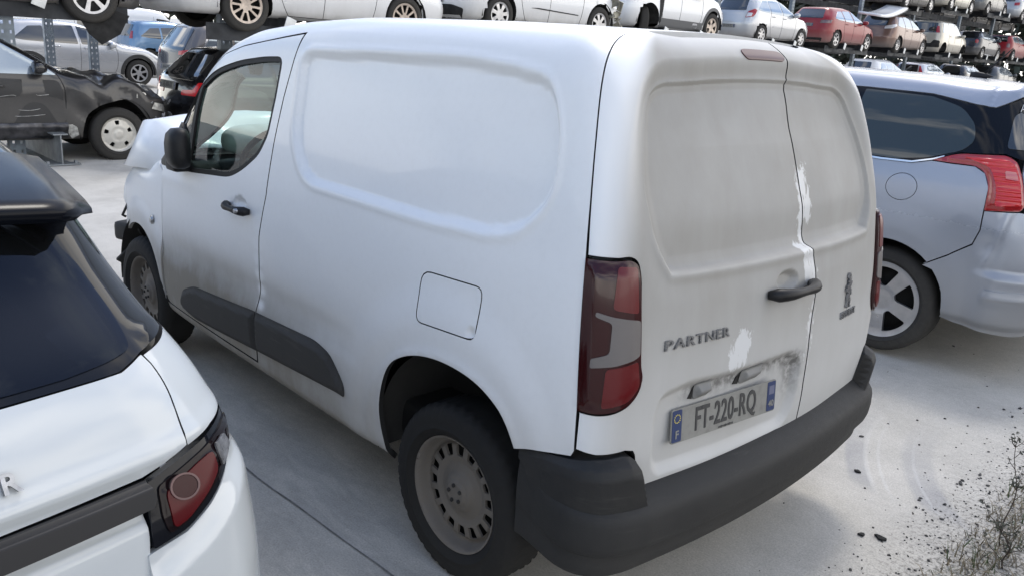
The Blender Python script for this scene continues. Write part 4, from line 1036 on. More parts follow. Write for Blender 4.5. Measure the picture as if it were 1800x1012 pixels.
def spoiler():
    ys = np.linspace(-.745, .745, 49); V = []
    for y in ys:
        a = abs(y); e = sstep(.66, .745, a)
        xe = -.445+.16*y*y+.10*e; ze = 1.527-.075*y*y-.02*e; th = .032*(1-.6*e)
        sec = [(xe+.34, ze+.055), (xe+.16, ze+.030), (xe+.04, ze+.008), (xe, ze-.004), (xe-.004, ze-.014), (xe+.002, ze-th), (xe+.05, ze-th-.006), (xe+.16, ze-th-.03)]
        V += [(x, y, z) for x, z in sec]
    n = 8; Fs = [(i*n+j, (i+1)*n+j, (i+1)*n+j+1, i*n+j+1) for i in range(48) for j in range(n-1)]
    return mesh('roof_spoiler', V, Fs)
link('roof_spoiler', spoiler(), M['spoiler_black'], suv)
# tailgate
SEAM = [(-3.022, 1.222), (-3.009, 1.205), (-2.950, 1.138), (-2.912, 1.085), (-2.903, 1.066)]
tg = [(-1.878, 1.206), (-2.9, 1.209), (-3.0, 1.2205), (-3.017, 1.2215)]+SEAM[1:]+[(-2.83, 1.053), (-2.757, 1.044), (-1.878, 1.036)]
def tgd(U, V, P):
    sr = np.where(U < SW.sc, U, 2*SW.sc-U)
    return .006*gauss(V-1.066-.01*(sr+1.878)/-1.0, .014)-.010*sstep(1.066, 1.04, V)
tgate = skin('tailgate', tg+smir(tg[::-1])[1:-1], SW, M['suv_white'], suv, [], .010, tgd, .02, off=.004, edge=M['gap'])
st = [(-1.878, 1.034), (-2.755, 1.039), (-2.748, 1.004), (-2.732, .992), (-1.878, .985)]
skin('trim_strip', st+smir(st[::-1])[1:-1], SW, M['grey_strip'], tgate, [], .0065, lambda U, V, P: .018*sstep(.0, .012, 1.035-V+.0), .02, off=.004)
lo = [(-1.878, .982), (-2.722, .990), (-2.706, .94), (-2.694, .91), (-2.655, .70), (-1.878, .68)]
def lod(U, V, P): return -.03*sstep(0, -.03, sdf(U, V, OVAL))-.012*sstep(.955, .985, V)
OVAL = [(-1.878+.72*math.cos(a), .885+.055*abs(math.sin(a))**.8*(1 if math.sin(a) > 0 else -1)) for a in np.linspace(0, 2*pi, 40, endpoint=False)]
lower = skin('lower_tailgate', lo+smir(lo[::-1])[1:-1], SW, M['suv_white'], tgate, [], .011, lod, .02, off=.0)
skin('handle_recess', [(x, y) for x, y in OVAL], SW, M['gloss_black'], tgate, [], .02, lambda U, V, P: lod(U, V, P)+.003, 0)
t = text_mesh('RANGE ROVER', .042, .004, .0010, 1.9, 1.2)
xs_ = [v.co.x for v in t.vertices]; k_ = 1.07/(max(xs_)-min(xs_)); m0_ = .5*(max(xs_)+min(xs_))
for v in t.vertices: v.co.x = (v.co.x-m0_)*k_
lay(t, lambda U, V: (lambda q: (q[0]+q[1]*(tgd(U, V, q[0])+.004)[:, None], q[1]))(SW(U, V)), SW.sc, 1.108, .007, -1); link('lettering', t, M['chrome_dull'], tgate)
# quarter panels run from the tailgate seam along the sides
ra_ = .40
arc_r = [(RS-(ra_*math.cos(a)), .35+ra_*math.sin(a)) for a in np.linspace(-.35, pi+.35, 30)]
arc_f = [(RS-(2.66+ra_*math.cos(a)), .35+ra_*math.sin(a)) for a in np.linspace(-.35, pi+.35, 30)]
quarter = [(-3.0235, 1.2195), (-3.10, 1.220), (-3.285, 1.218), (-3.60, 1.197), (-4.5, 1.162), (-5.6, 1.112), (-6.6, 1.03), (-7.0, .93), (-7.1, .5), (-7.0, .3), (RS-3.02, .27)]
quarter += arc_f[:-1][::-1] if False else [p for p in arc_f[::-1] if p[1] > .27]
quarter += [p for p in arc_r[::-1] if p[1] > .27]
quarter += [(-3.28, .60), (-3.27, .95), (-3.235, 1.066), (-3.13, 1.075), (-3.015, 1.074), (-2.909, 1.064), (-2.9175, 1.085), (-2.9555, 1.138), (-3.0145, 1.205)]
def qd(U, V, P):
    sr = np.where(U < SW.sc, U, 2*SW.sc-U)
    return .006*gauss(V-1.066-.0115, .014)*sstep(-3.4, -3.0, sr)-.006*sstep(1.075, 1.05, V)*sstep(-3.4, -3.2, sr)+.012*sstep(.44, .40, np.hypot(sr-RS, V-.35))
for f in ((lambda L: L), smir):
    skin('side_panel', f(quarter), SW, M['suv_white'], suv, [], .0155, qd, .02, off=.004, edge=M['gap'])
tops = [(1.75, -.80), (2.62, -.80), (3.25, -.72), (3.45, -.4), (3.48, 0), (3.45, .4), (3.25, .72), (2.62, .80), (2.60, 0)]
skin('bonnet', [(2.55, -.80), (3.2, -.74), (3.4, -.4), (3.44, 0), (3.4, .4), (3.2, .74), (2.55, .80), (2.62, 0)], tms, M['suv_white'], suv, [], .06, None, .02, off=.003)
# rear bumper
bq = [(-1.878, .672), (-2.648, .692), (-2.688, .912), (-2.704, .914), (-2.806, .921), (-2.894, .945), (-3.017, .990), (-3.10, 1.01), (-3.255, 1.02), (-3.262, .95), (-3.272, .60), (RS+.36, .50), (RS+.385, .30), (-2.9, .25), (-1.878, .25)]
def bqd(U, V, P):
    sr = np.where(U < SW.sc, U, 2*SW.sc-U)
    crest = np.interp(sr, [-3.2, -3.0, -2.85, -2.7, -1.8], [.985, .955, .905, .87, .87])
    return .004+.016*sstep(crest+.03, crest-.03, V)-.05*sstep(.42, .36, V)
bq_full = bq+smir(bq[::-1])[1:-1]
skin('rear_bumper', bq_full, SW, M['suv_white'], suv, [], .013, bqd, .02)
skin('bumper_skid', [(-1.878, .40), (-2.9, .40), (-2.9, .25), (-1.878, .25)]+smir([(-1.878, .40), (-2.9, .40), (-2.9, .25), (-1.878, .25)])[::-1][1:3], SW, M['black_plastic'], suv, [], .05, None, .02, off=.0)
# tail lights: black housing, smoked lens, red chamber with a ring, white corner
LH = [(-2.752, 1.033, .004), (-2.826, 1.044, .01), (-2.898, 1.054, .02), (-3.015, 1.065, .02), (-3.12, 1.067, .02), (-3.205, 1.063, .01), (-3.215, 1.045, .01), (-3.135, 1.018, .03), (-3.020, .996, .03), (-2.895, .952, .03), (-2.806, .927, .02), (-2.706, .920, .006), (-2.712, .95, .01)]
for f in ((lambda L: L), smir):
    P4 = rnd(LH, .01, 3); hs = skin('tail_light', f(P4), SW, M['gloss_black'], suv, [], .014, lambda U, V, P: .006+.004*0, .03)
    ln = rnd([(-2.772, 1.020), (-2.83, 1.030), (-2.898, 1.040), (-3.0, 1.052), (-3.10, 1.055), (-3.165, 1.050), (-3.10, 1.024), (-3.01, 1.006), (-2.90, .968), (-2.81, .940), (-2.755, .934), (-2.752, .97)], .012, 3)
    skin('smoked_lens', f(ln), SW, M['smoke_lens'], hs, [], .012, lambda U, V, P: .010+.006*sstep(0, .03, -sdf(U, V, f(ln))), .006)
    rd_ = rnd([(-2.780, 1.008), (-2.83, 1.018), (-2.90, 1.031), (-2.955, 1.036), (-2.945, 1.0), (-2.89, .975), (-2.81, .948), (-2.765, .942)], .014, 3)
    skin('red_chamber', f(rd_), SW, M['deep_red'], hs, [], .012, None, .004, off=.0185)
    cl_ = rnd([(-2.972, 1.042), (-3.03, 1.046), (-3.04, 1.022), (-2.99, 1.005), (-2.962, .998)], .008, 3)
    skin('white_corner', f(cl_), SW, M['corner_grey'], hs, [], .01, None, .004, off=.019)
    c0 = (-2.832, 1.004)
    for nm, r0, r1, mt, of in (('light_ring', .024, .028, 'bowl_grey', .021), ('light_bowl', .0, .023, 'bowl_red', .020)):
        o_ = [(c0[0]+r1*1.5*math.cos(a), c0[1]+r1*.85*math.sin(a)) for a in np.linspace(0, 2*pi, 28, endpoint=False)]
        h_ = [[(c0[0]+r0*1.5*math.cos(a), c0[1]+r0*.85*math.sin(a)) for a in np.linspace(0, 2*pi, 28, endpoint=False)]] if r0 else []
        skin(nm, f(o_), SW, M[mt], hs, [f(h) for h in h_], .008, None, .003, off=of)
for poly in ([(-.05, 1.25), (.55, 1.23), (.60, 1.47), (.0, 1.50)], [(.66, 1.23), (2.15, 1.16), (1.72, 1.44), (.70, 1.47)]):
    for f in (lambda L: [(RS-p[0], p[1]) for p in L], lambda L: [(p[0], p[1]) for p in L]): skin('side_window', f(rnd(poly, .05, 3)), SW, M['car_glass'], suv, [], .05, None, .006, off=.005)
MB().box((1.33, 0, .45), (3.6, 1.2, .3), None, .05).build('underbody', M['under'], suv)
MB().box((.6, 0, .95), (2.2, 1.35, .5), None, .1).build('cabin', M['interior'], suv)
for q in (0, 2.66):
    for sg in (1, -1):
        well(q, .35, .43, .90*sg, .5*sg, suv, M['under'], 16); wheel(suv, (q, .80*sg, .35), sg, 'five', (M['rubber'], M['alloy']), .35, .23, .24, h=.02)
for sg in (1, -1):
    mb = MB(); mb.add(*blob([(-.07, .11, .07), (-.05, .12, .08), (0, .12, .08), (.07, .07, .05)], Matrix.Translation((1.95, 1.03*sg, 1.12)), 12), True); mb.box((1.98, .92*sg, 1.08), (.05, .14, .05)); mb.build('door_mirror', M['gloss_black'], suv)
# ---------------------------------------------------------------- silver-blue estate on the right
M['tl_pink'] = simple('pale_red_lens', (.55, .16, .16), .2, 0, .6)
M['mpv_paint'] = dirty_paint('silver_blue_metallic', (.32, .35, .41), dust=(.32, .31, .29), rough=.26, coat=.45, metal=.35, low=(.1, .9), grime=.03)
MPV = Solid(top=[(-1.2, 1.60), (-.7, 1.63), (0, 1.675), (.8, 1.685), (1.3, 1.67), (1.7, 1.61), (2.0, 1.5), (2.8, 1.06), (3.3, .95), (3.6, .8)],
      rear=[(.2, -.80), (.4, -.86), (.7, -.87), (.9, -.84), (1.0, -.82), (1.15, -.78), (1.3, -.70), (1.5, -.58), (1.6, -.52)], front=[(.2, 3.6), (.7, 3.65), (1, 3.5)],
      w=[(.2, .84), (.4, .88), (.6, .9), (.85, .915), (1.05, .91), (1.2, .875), (1.4, .79), (1.55, .71), (1.65, .65)], taper=[(-1, 0), (2, 0), (3, -.05), (3.6, -.2)], bottom=.22, bow_r=.14, k_side=.14, k_rear=.1, k_corner=.28)
MW = Wrap(MPV, xg=-1.1, wg=1.15, rg=.75, dp=.75, v0=1.42, rho=.4)
mpv = thing('estate_car', 'silver blue people carrier with bright red rear light, parked right of the van', 'car', (.131, -3.87, .0206)); mpv.scale = (1.08,)*3
mmir = lambda L: [(2*MW.sc-p[0],)+tuple(p[1:]) for p in L]
ARC5 = [(.37*math.cos(a), .345+.37*math.sin(a)) for a in np.linspace(-.25, pi+.3, 30)]
ARC5 = [(x if x > -.35 else x-.04*(-.35-x)/.05*0, z) for x, z in ARC5]
LAMP5 = [(-.143, 1.203, .004), (-.274, 1.258, .05), (-.619, 1.275, .05), (-.712, 1.243, .03), (-.757, 1.167, .03), (-.800, 1.027, .03), (-.778, .993, .02), (-.537, .975, .01), (-.533, 1.101, .05), (-.482, 1.176, .05), (-.386, 1.205, .05), (-.244, 1.202, .02)]
L5 = rnd(LAMP5, .02, 5)
SEAM5 = [(-.222, .606), (-.365, .700), (-.508, .776), (-.541, .863), (-.537, .968)]
wing5 = [(2.2, 1.06), (1.2, 1.14), (.6, 1.172), (.147, 1.165), (-.033, 1.170), (-.137, 1.198), (-.244, 1.196), (-.386, 1.199), (-.478, 1.170), (-.528, 1.099), (-.531, .97), (-.535, .863), (-.503, .780), (-.362, .705), (-.222, .612)]
wing5 += [p for p in ARC5[::-1] if p[1] > .61 and p[0] < 0][::1] if False else []
arc_lo = [p for p in ARC5 if p[1] > .30]
wing5 += [p for p in arc_lo[::-1] if not (p[0] < 0 and p[1] < .605)]
arf = [(2.727-.37*math.cos(a), .345+.37*math.sin(a)) for a in np.linspace(0, pi, 20)]
wing5 += [(.36, .28), (2.36, .28)]+arf[1:]+[(3.3, .5), (3.35, .8), (3.0, .93), (2.5, 1.03)]
FC = [(-.012+.088*math.cos(a), 1.030+.076*math.sin(a)) for a in np.linspace(0, 2*pi, 36, endpoint=False)]
def w5d(U, V, P):
    s = np.where(U > MW.sc, U, 2*MW.sc-U)
    d = .012*sstep(.62, .44, np.hypot(s, V-.33))*(V > .2)
    d += .007*gauss(V-.94, .07)*sstep(-.6, -.3, s)
    return d
LCUT = [LAMP5]
for f in ((lambda L: L), mmir):
    skin('side_panel', f(wing5), MW, M['mpv_paint'], mpv, [f(inset(FC, -.0035))], .016, w5d, .02, edge=M['gap'])
    skin('fuel_flap', f(FC), MW, M['mpv_paint'], mpv, [], .02, w5d, .012, edge=M['gap'])
    lt = skin('tail_light', f(L5), MW, M['tl_red'], mpv, [], .016, lambda U, V, P: .004+.012*sstep(0, .04, -sdf(U, V, f(L5))), .03)
    inner = rnd([(-.30, 1.238, .02), (-.60, 1.252, .05), (-.690, 1.225, .03), (-.735, 1.150, .03), (-.770, 1.020, .02), (-.600, 1.005, .02), (-.590, 1.10, .05), (-.52, 1.20, .05)], .02, 4)
    skin('lens_segment', f(inner), MW, M['tl_bright'], lt, [], .012, lambda U, V, P: .019+.0035*np.sin(V*260), .004)
    skin('indicator_segment', f(rnd([(-.62, 1.19), (-.70, 1.187), (-.725, 1.145), (-.635, 1.150)], .01, 3)), MW, M['tl_pink'], lt, [], .012, lambda U, V, P: .0225+.002*np.sin(V*260), .003)
bp = [(-.220, .603), (-.3645, .6975), (-.510, .773), (-.5435, .863), (-.540, .970), (-.778, .985), (-.84, .98), (-.95, .96), (-1.0, .72), (-1.928, .70), (-1.928, .28), (-.95, .27), (-.5, .29), (-.355, .31)]
bp += [p for p in ARC5[::-1] if p[0] < 0 and .32 < p[1] < .60][::-1] if False else [p for p in ARC5[::-1] if p[0] < 0 and .32 < p[1] < .595]
def b5d(U, V, P):
    s = np.where(U > MW.sc, U, 2*MW.sc-U)
    d = .014*sstep(.62, .44, np.hypot(s, V-.33))
    d += .03*sstep(.66, .60, V)*sstep(-.5, -.72, s)
    d += .012*gauss(V-.50, .03)*sstep(-.62, -.68, s)-.012*gauss(np.hypot((s+.62)/1.2, V-.78), .045)+.006*gauss(s+.66+.3*(V-.8), .02)*sstep(.55, .75, V)
    return d-.03*sstep(.36, .29, V)
bpf = bp[:10][::1]+[p for p in []]
full = bp[:9]+mmir(bp[:9][::-1])+mmir(bp[11:][::-1])[::1] if False else None
for f in ((lambda L: L), mmir):
    o = skin('rear_bumper', f(bp), MW, M['mpv_paint'], mpv, [], .015, b5d, .02, edge=M['gap'])
    skin('bumper_strip', f(rnd([(-.655, .545, .02), (-1.928, .59), (-1.928, .545), (-.66, .500, .02)], .01, 3)), MW, M['mpv_paint'], o, [], .02, lambda U, V, P: b5d(U, V, P)+.010, .012)
tg5 = [(-.80, 1.29), (-.76, 1.19), (-.785, 1.10), (-.815, 1.02), (-.85, .985), (-.955, .965), (-1.005, .727), (-1.928, .707)]
tg5 = tg5+mmir(tg5[::-1])[1:]
skin('tailgate', tg5, MW, M['mpv_paint'], mpv, [], .03, None, .02)
# dark glasshouse: band along the side and round the tailgate, roof above
b_up = [(-1.928, 1.80), (-1.1, 1.76), (-.80, 1.70), (-.372, 1.540), (-.262, 1.545), (-.008, 1.597), (.378, 1.606), (1.3, 1.60), (1.9, 1.42), (2.3, 1.12)]
b_lo = [(2.25, 1.075), (1.2, 1.148), (.6, 1.180), (.147, 1.172), (-.033, 1.178), (-.143, 1.207), (-.274, 1.264), (-.60, 1.283), (-.72, 1.262), (-1.928, 1.26)]
band = b_up+b_lo
band5 = band+mmir(band[::-1])[1:-1]
half5 = band
for f in ((lambda L: L), mmir): skin('glasshouse', f(half5), MW, M['gloss_black'], mpv, [], .03, None, .01, off=.002)
M['mpv_glass'] = simple('mpv_side_glass', (.022, .03, .03), .02, 0, .3, spec=.7)
for f in ((lambda L: L), mmir):
    skin('side_window', f(rnd([(.39, 1.592), (-.015, 1.578), (-.20, 1.518, .05), (-.302, 1.415, .04), (-.328, 1.330, .03), (-.285, 1.275, .04), (-.108, 1.210, .03), (.075, 1.182, .02), (.40, 1.188)], .012, 4)), MW, M['mpv_glass'], mpv, [], .03, None, .006, off=.006)
    skin('door_window', f(rnd([(.44, 1.590), (.44, 1.19), (1.4, 1.15), (1.9, 1.12), (1.62, 1.45), (1.3, 1.58)], .03, 3)), MW, M['mpv_glass'], mpv, [], .05, None, .006, off=.006)
    skin('window_line', f([(.4, 1.181), (.147, 1.176), (-.033, 1.182), (-.143, 1.211), (-.200, 1.235), (-.200, 1.228), (-.143, 1.203), (-.033, 1.172), (.147, 1.166), (.4, 1.171)]), MW, M['chrome_bright'], mpv, [], .03, None, .006, off=.009)
rw = [(-.62, 1.50, .04), (-.60, 1.31, .03), (-1.928, 1.29), (-1.928, 1.66), (-.9, 1.62, .05)]
for f in ((lambda L: L), mmir): skin('rear_window', f(rnd(rw, .01, 3)), MW, M['car_glass'], mpv, [], .04, None, .006, off=.006)
rf = [(-1.928, 2.10), (-1.928, 1.81), (-1.1, 1.77), (-.80, 1.71), (-.375, 1.548), (-.262, 1.553), (-.008, 1.604), (.378, 1.613), (1.3, 1.606), (1.62, 1.53), (1.5, 1.9), (1.2, 2.02), (-.3, 2.02), (-.8, 2.10)]
def rfd(U, V, P):
    s = np.where(U > MW.sc, U, 2*MW.sc-U)
    return -.006*gauss(s+.325+.02*(V-1.6), .008)+.02*sstep(-.40, -.75, s)*sstep(2.0, 1.8, V)
for f in ((lambda L: L), mmir): skin('roof_rail', f(rf), MW, M['mpv_paint'], mpv, [], .025, rfd, .02, off=.004)
tm5 = top_map(MPV, .8, 1.2)
skin('roof', [(-.30, -.55), (1.45, -.52), (1.55, 0), (1.45, .52), (-.30, .55), (-.36, 0)], tm5, M['mpv_paint'], mpv, [], .05, None, .02, off=.0)
skin('windscreen', rnd([(1.58, -.58), (2.7, -.75), (2.8, 0), (2.7, .75), (1.58, .58), (1.66, 0)], .05, 4), tm5, M['car_glass'], mpv, [], .06, None, .01, off=.004)
skin('bonnet', [(2.72, -.78), (3.35, -.62), (3.5, 0), (3.35, .62), (2.72, .78), (2.82, 0)], tm5, M['mpv_paint'], mpv, [], .06, None, .02)
mb = MB(); P, N = tm5(A([-.02]), A([.02])); b0 = Vector(P[0]); mb.add(*blob([(-.08, .004, .002), (-.04, .022, .016), (.02, .02, .026), (.055, .008, .02)], Matrix.Translation(b0+Vector((0, 0, .012))), 10), True)
mb.tube([b0+Vector((-.03, 0, .03)), b0+Vector((-.16, 0, .19))], [.007, .003], 6); mb.build('roof_aerial', M['black_plastic'], mpv)
# chalk writing on the tailgate glass
def chalk():
    mb = MB(); strokes = [[(0, 0), (.022, .062), (.036, 0)], [(.008, .022), (.032, .022)], [(.056, .062), (.052, 0), (.082, .004)], [(.098, .0), (.098, .062)], [(.098, .062), (.122, .055), (.120, .036), (.100, .032)], [(.1, .032), (.132, .025), (.128, .004), (.098, 0)], [(.15, .0), (.15, .06), (.185, .06)], [(.15, .03), (.18, .03)]]
    for st_ in strokes:
        pts = []
        for x, y in st_:
            P, N = MW(A([-.690-x*1.35]), A([1.535+y*1.1])); pts.append(P[0]+N[0]*.012)
        mb.tube(pts, .0035, 5)
    mb.build('chalk_writing', simple('white_chalk', (.6, .6, .6), .9), mpv)
chalk()
MB().box((1.36, 0, .42), (3.6, 1.2, .3), None, .05).build('underbody', M['under'], mpv)
for q in (0, 2.727):
    for sg in (1, -1):
        well(q, .36, .38, .84*sg, .45*sg, mpv, M['under'], 16); wheel(mpv, (q, .775*sg, .325), sg, 'five', (M['rubber'], M['alloy']), .325, .215, .236, spin=.5, h=.012, n=56)
# ---------------------------------------------------------------- the scrapyard rack: stacked cars, seen beyond the van
def T(name, label, cat, loc, group=None, rot=-pi/2): return thing(name, label, cat, loc, rot, group)
GR = 'wrecked cars stored on the steel rack'
P_white = paint('white_paint', (.74, .75, .76)); P_silver = paint('silver_paint', (.48, .49, .51), .45); P_red = paint('red_paint', (.22, .003, .009), .0, .3, .25)
P_brown = paint('brown_paint', (.16, .095, .075), .45); P_beige = paint('beige_paint', (.44, .41, .35), .3); P_navy = paint('navy_paint', (.022, .026, .038), .3)
P_black = paint('black_paint', (.007, .007, .009), .1, .16); P_grey = paint('grey_paint', (.09, .095, .10), .3); P_blue = paint('pale_blue_paint', (.12, .22, .36), .35); P_taupe = paint('taupe_paint', (.20, .18, .165), .4); P_cream = paint('cream_paint', (.52, .49, .41), .1); P_lgrey = paint('light_grey_paint', (.36, .38, .41), .35)
W3 = lambda b=.98, r=1.38: [[(-.28, b+.06), (-.02, b+.02), (.42, b), (.42, r-.04), (.1, r-.06)], [(.48, b), (1.16, b-.02), (1.10, r), (.48, r-.03)], [(1.24, b-.02), (2.02, b-.03), (1.45, r-.05), (1.18, r)]]
def seams5(b=.98, s=.24): return [[(.50, b+.36), (.46, b), (.42, .75), (.52, .42), (.62, s)], [(1.20, b+.40), (1.20, b), (1.19, .6), (1.17, s)], [(2.03, b-.02), (2.08, .8), (2.06, .5), (2.0, s)], [(.62, s), (1.3, s-.01), (2.0, s)]]
# long white saloon side on the first deck (only the sills and wheels are in view)
S_sal = hatch_solid(1.48, .89, .95, 3.65, .97, .55)
c = T('saloon_car', 'long cream white car on the first deck, five-spoke wheels hanging beside its pale sill', 'car', (9.87, -2.94, 1.73), GR)
car(c, S_sal, P_white, 2.62, .335, 'twin5', 'alloy_warm', W3(), [(-.5, 1.02), (.5, 1.02), (.42, 1.34), (-.42, 1.34)], [(1.5, -.55), (2.2, -.7), (2.3, 0), (2.2, .7), (1.5, .55)], [[(.55, .75), (.9, .75), (.95, .92), (.55, .92)]], [], seams5(), [(.62, .86), (1.32, .84)], None, arch=.375, rr=.232, res=(64, 16, 72))
# car ahead of it, only its front wheel and belly are in view
S_h = hatch_solid(1.47, .88, .70, 3.42, .96, .40)
c = T('hatchback', 'dark car at the end of the first deck, one alloy wheel and hanging undertray visible', 'car', (10.42, 1.46, 1.71), GR)
car(c, S_h, P_grey, 2.62, .335, 'six', 'alloy', W3(), None, None, [], [], [], [], None, arch=.375, rr=.225, res=(56, 14, 66))
mb = MB(); mb.prism([(-.35, 0), (.35, 0), (.30, -.26), (.12, -.46), (-.06, -.38), (-.34, -.1)], -.012, .012, Matrix.Translation((2.75, -.80, .22)) @ Matrix.Rotation(pi/2, 4, 'X') @ Matrix.Rotation(-.3, 4, 'Z')); mb.build('hanging_undertray', M['under'], c)
# white hatchback with a blue-banded plate
c = T('hatchback', 'white hatchback on the first deck with creased door and smashed nose', 'car', (9.90, -7.58, 1.955), GR)
S_c4 = hatch_solid(1.48, .89, .78, 3.42, .97, .42)
car(c, S_c4, P_white, 2.6, .315, 'hub', 'alloy', W3(), [(-.5, 1.02), (.5, 1.02), (.42, 1.34), (-.42, 1.34)], None, [[(.5, .82), (1.1, .84), (1.2, .98), (.5, .98)]], [], seams5(), [(.62, .86), (1.32, .84)], ('AX-562-KL', .50), arch=.37, rr=.205, trims=[([(.70, .475), (1.95, .425), (1.95, .440), (.9, .487)], M['gap'], 'side_crease')], res=(64, 16, 72))
em = end_map(S_c4, -1, .6); skin('rear_diffuser', rnd([(-.62, .20), (.62, .20), (.70, .36), (.45, .42), (-.45, .42), (-.70, .36)], .05, 4), em, M['under'], c, [], .05, None, .01, off=.006)
rg = np.random.default_rng(8); mb = MB()
for i in range(40):
    p = A([rg.uniform(2.95, 3.3), rg.uniform(-.92, -.5), rg.uniform(.25, .85)]); R_ = Matrix.Rotation(rg.uniform(0, 6), 3, 'X') @ Matrix.Rotation(rg.uniform(0, 6), 3, 'Z'); mb.box(p, (rg.uniform(.04, .2), rg.uniform(.01, .03), rg.uniform(.04, .16)), R_)
mb.build('smashed_front', simple('torn_metal', (.22, .21, .17), .5, .3, var=.7, vscale=6), c)
# white crossover with grey cladding, rear wheel knocked in
c = T('crossover', 'white crossover with grey sill cladding and a rear wheel knocked inwards', 'car', (11.27, -13.45, 2.18), GR)
S_x = hatch_solid(1.60, .89, .74, 3.38, 1.02, .34, 1.06)
clad = simple('grey_cladding', (.09, .092, .095), .6)
car(c, S_x, P_white, 2.6, .33, 'five', 'alloy_warm', W3(1.04, 1.48), [(-.52, 1.06), (.52, 1.06), (.45, 1.42), (-.45, 1.42)], None, [[(.42, .90), (1.0, .93), (1.08, 1.06), (.42, 1.03)]], [], seams5(1.04, .36), [(.62, .94), (1.32, .92)], ('EJ-708-ZV', .62), arch=.39, rr=.215, wheels=(1, 0, 1, 1), trims=[([(.42, .22), (2.18, .20), (2.15, .40), (.45, .42)], clad, 'sill_cladding'), ([(1.72, .28), (1.93, .27), (1.93, .37), (1.74, .38)], M['chrome'], 'cladding_badge'), ([(.40, .30), (.46, .30), (.50, .95), (.42, 1.10), (.33, .80)], M['gap'], 'torn_arch_gap')], res=(60, 16, 66))
wheel(c, (.05, -.62, .33), -1, 'five', (M['rubber'], M['alloy_warm']), .33, .2, .215, steer=.95, n=32, h=.02)
em = end_map(S_x, -1, .6); skin('rear_diffuser', rnd([(-.55, .20), (.55, .20), (.45, .44), (-.45, .44)], .06, 4), em, M['under'], c, [], .05, None, .01, off=.006)
for wx in (0, 2.6):
    for sg in (-1, 1):
        sm = side_map(S_x, sg); o_ = [(wx+.46*math.cos(a), .33+.46*math.sin(a)) for a in np.linspace(.05, pi-.05, 24)]+[(wx+.385*math.cos(a), .33+.385*math.sin(a)) for a in np.linspace(pi-.05, .05, 24)]
        if wx: skin('arch_trim', o_, sm, clad, c, [], .05, None, .012, off=.01)
# silver hatchback
c = T('hatchback', 'silver white hatchback between the white crossover and the red car', 'car', (13.5, -22.25, 2.27), GR)
car(c, hatch_solid(1.48, .86, .66, 3.38, .97, .36), P_silver, 2.57, .305, 'hub', 'alloy', W3(.98, 1.38), [(-.52, 1.0), (.52, 1.0), (.45, 1.38), (-.45, 1.38)], [(1.5, -.55), (2.2, -.7), (2.3, 0), (2.2, .7), (1.5, .55)], [[(.66, .78), (1.05, .82), (1.25, 1.02), (1.12, 1.06), (.80, .98)], ([(.70, .80), (.95, .83), (1.0, .93), (.78, .93)], 'tl_white')], [], seams5(), [(.62, .88), (1.32, .86)], ('BV-219-TC', .52), arch=.35, glass='car_glass', sideglass='car_glass_sky', trims=[([(.62, .56), (1.15, .55), (1.15, .585), (.63, .60)], P_silver, 'side_moulding'), ([(1.22, .55), (2.0, .53), (1.98, .565), (1.22, .585)], P_silver, 'side_moulding')])
S_m = hatch_solid(1.46, .90, .80, 3.45, .97, .44)
c = T('hatchback', 'metallic red hatchback with six-spoke alloys on the first deck', 'car', (13.83, -28.05, 2.385), GR)
car(c, S_m, P_red, 2.6, .325, 'six', 'alloy', W3(.98, 1.36), [(-.55, 1.02), (.55, 1.02), (.46, 1.34), (-.46, 1.34)], [(1.5, -.55), (2.2, -.7), (2.3, 0), (2.2, .7), (1.5, .55)], [([(.55, .84), (1.18, .86), (1.28, .97), (.60, .95)], 'tl_smoke')], [], seams5(), [(.62, .88), (1.32, .86)], ('EK-331-FN', .78), arch=.365, rr=.22, sideglass='car_glass_sky', trims=[([(.45, .30), (2.05, .27), (2.05, .30), (.47, .34)], P_red, 'sill_line')])
em = end_map(S_m, -1, .6); skin('rear_diffuser', rnd([(-.6, .20), (.6, .20), (.66, .34), (-.66, .34)], .05, 4), em, M['under'], c, [], .05, None, .01, off=.006)
c = T('compact_car', 'brown compact car with clear rear lamps, between the red and beige cars', 'car', (14.15, -34.3, 2.46), GR)
car(c, hatch_solid(1.58, .91, .76, 3.45, 1.0, .46, 1.02), P_brown, 2.65, .325, 'twin10', 'alloy', W3(1.02, 1.48), [(-.55, 1.05), (.55, 1.05), (.48, 1.44), (-.48, 1.44)], [(1.5, -.55), (2.2, -.7), (2.3, 0), (2.2, .7), (1.5, .55)], [([(.50, .93), (1.0, .95), (1.42, 1.06), (1.42, 1.14), (.55, 1.04)], 'tl_white')], [], seams5(1.0), [(.62, .92), (1.32, .9)], None, arch=.375, sideglass='car_glass_sky')
c = T('small_people_carrier', 'beige boxy people carrier with tall rear lamps and a missing rear wheel', 'car', (14.42, -40.2, 2.50), GR)
car(c, hatch_solid(1.64, .86, .66, 3.3, 1.02, .26, 1.06, 1.0), P_beige, 2.54, .31, 'hub', 'alloy', [[(-.34, 1.08), (-.05, 1.06), (.35, 1.04), (.35, 1.50), (-.2, 1.48)], [(.42, 1.04), (1.10, 1.02), (1.05, 1.54), (.42, 1.52)], [(1.17, 1.02), (1.98, 1.0), (1.5, 1.45), (1.15, 1.54)]], [(-.6, 1.06), (.6, 1.06), (.55, 1.50), (-.55, 1.50)], [(1.55, -.6), (2.2, -.7), (2.3, 0), (2.2, .7), (1.55, .6)], [[(.74, 1.06), (1.02, 1.06), (.98, 1.36), (.76, 1.36)]], [], seams5(1.02), [(.62, .94), (1.32, .92)], None, arch=.36, wheels=(1, 0, 1, 0), sideglass='car_glass_sky', trims=[([(.55, .52), (1.95, .50), (1.95, .64), (.56, .66)], P_beige, 'side_moulding')])
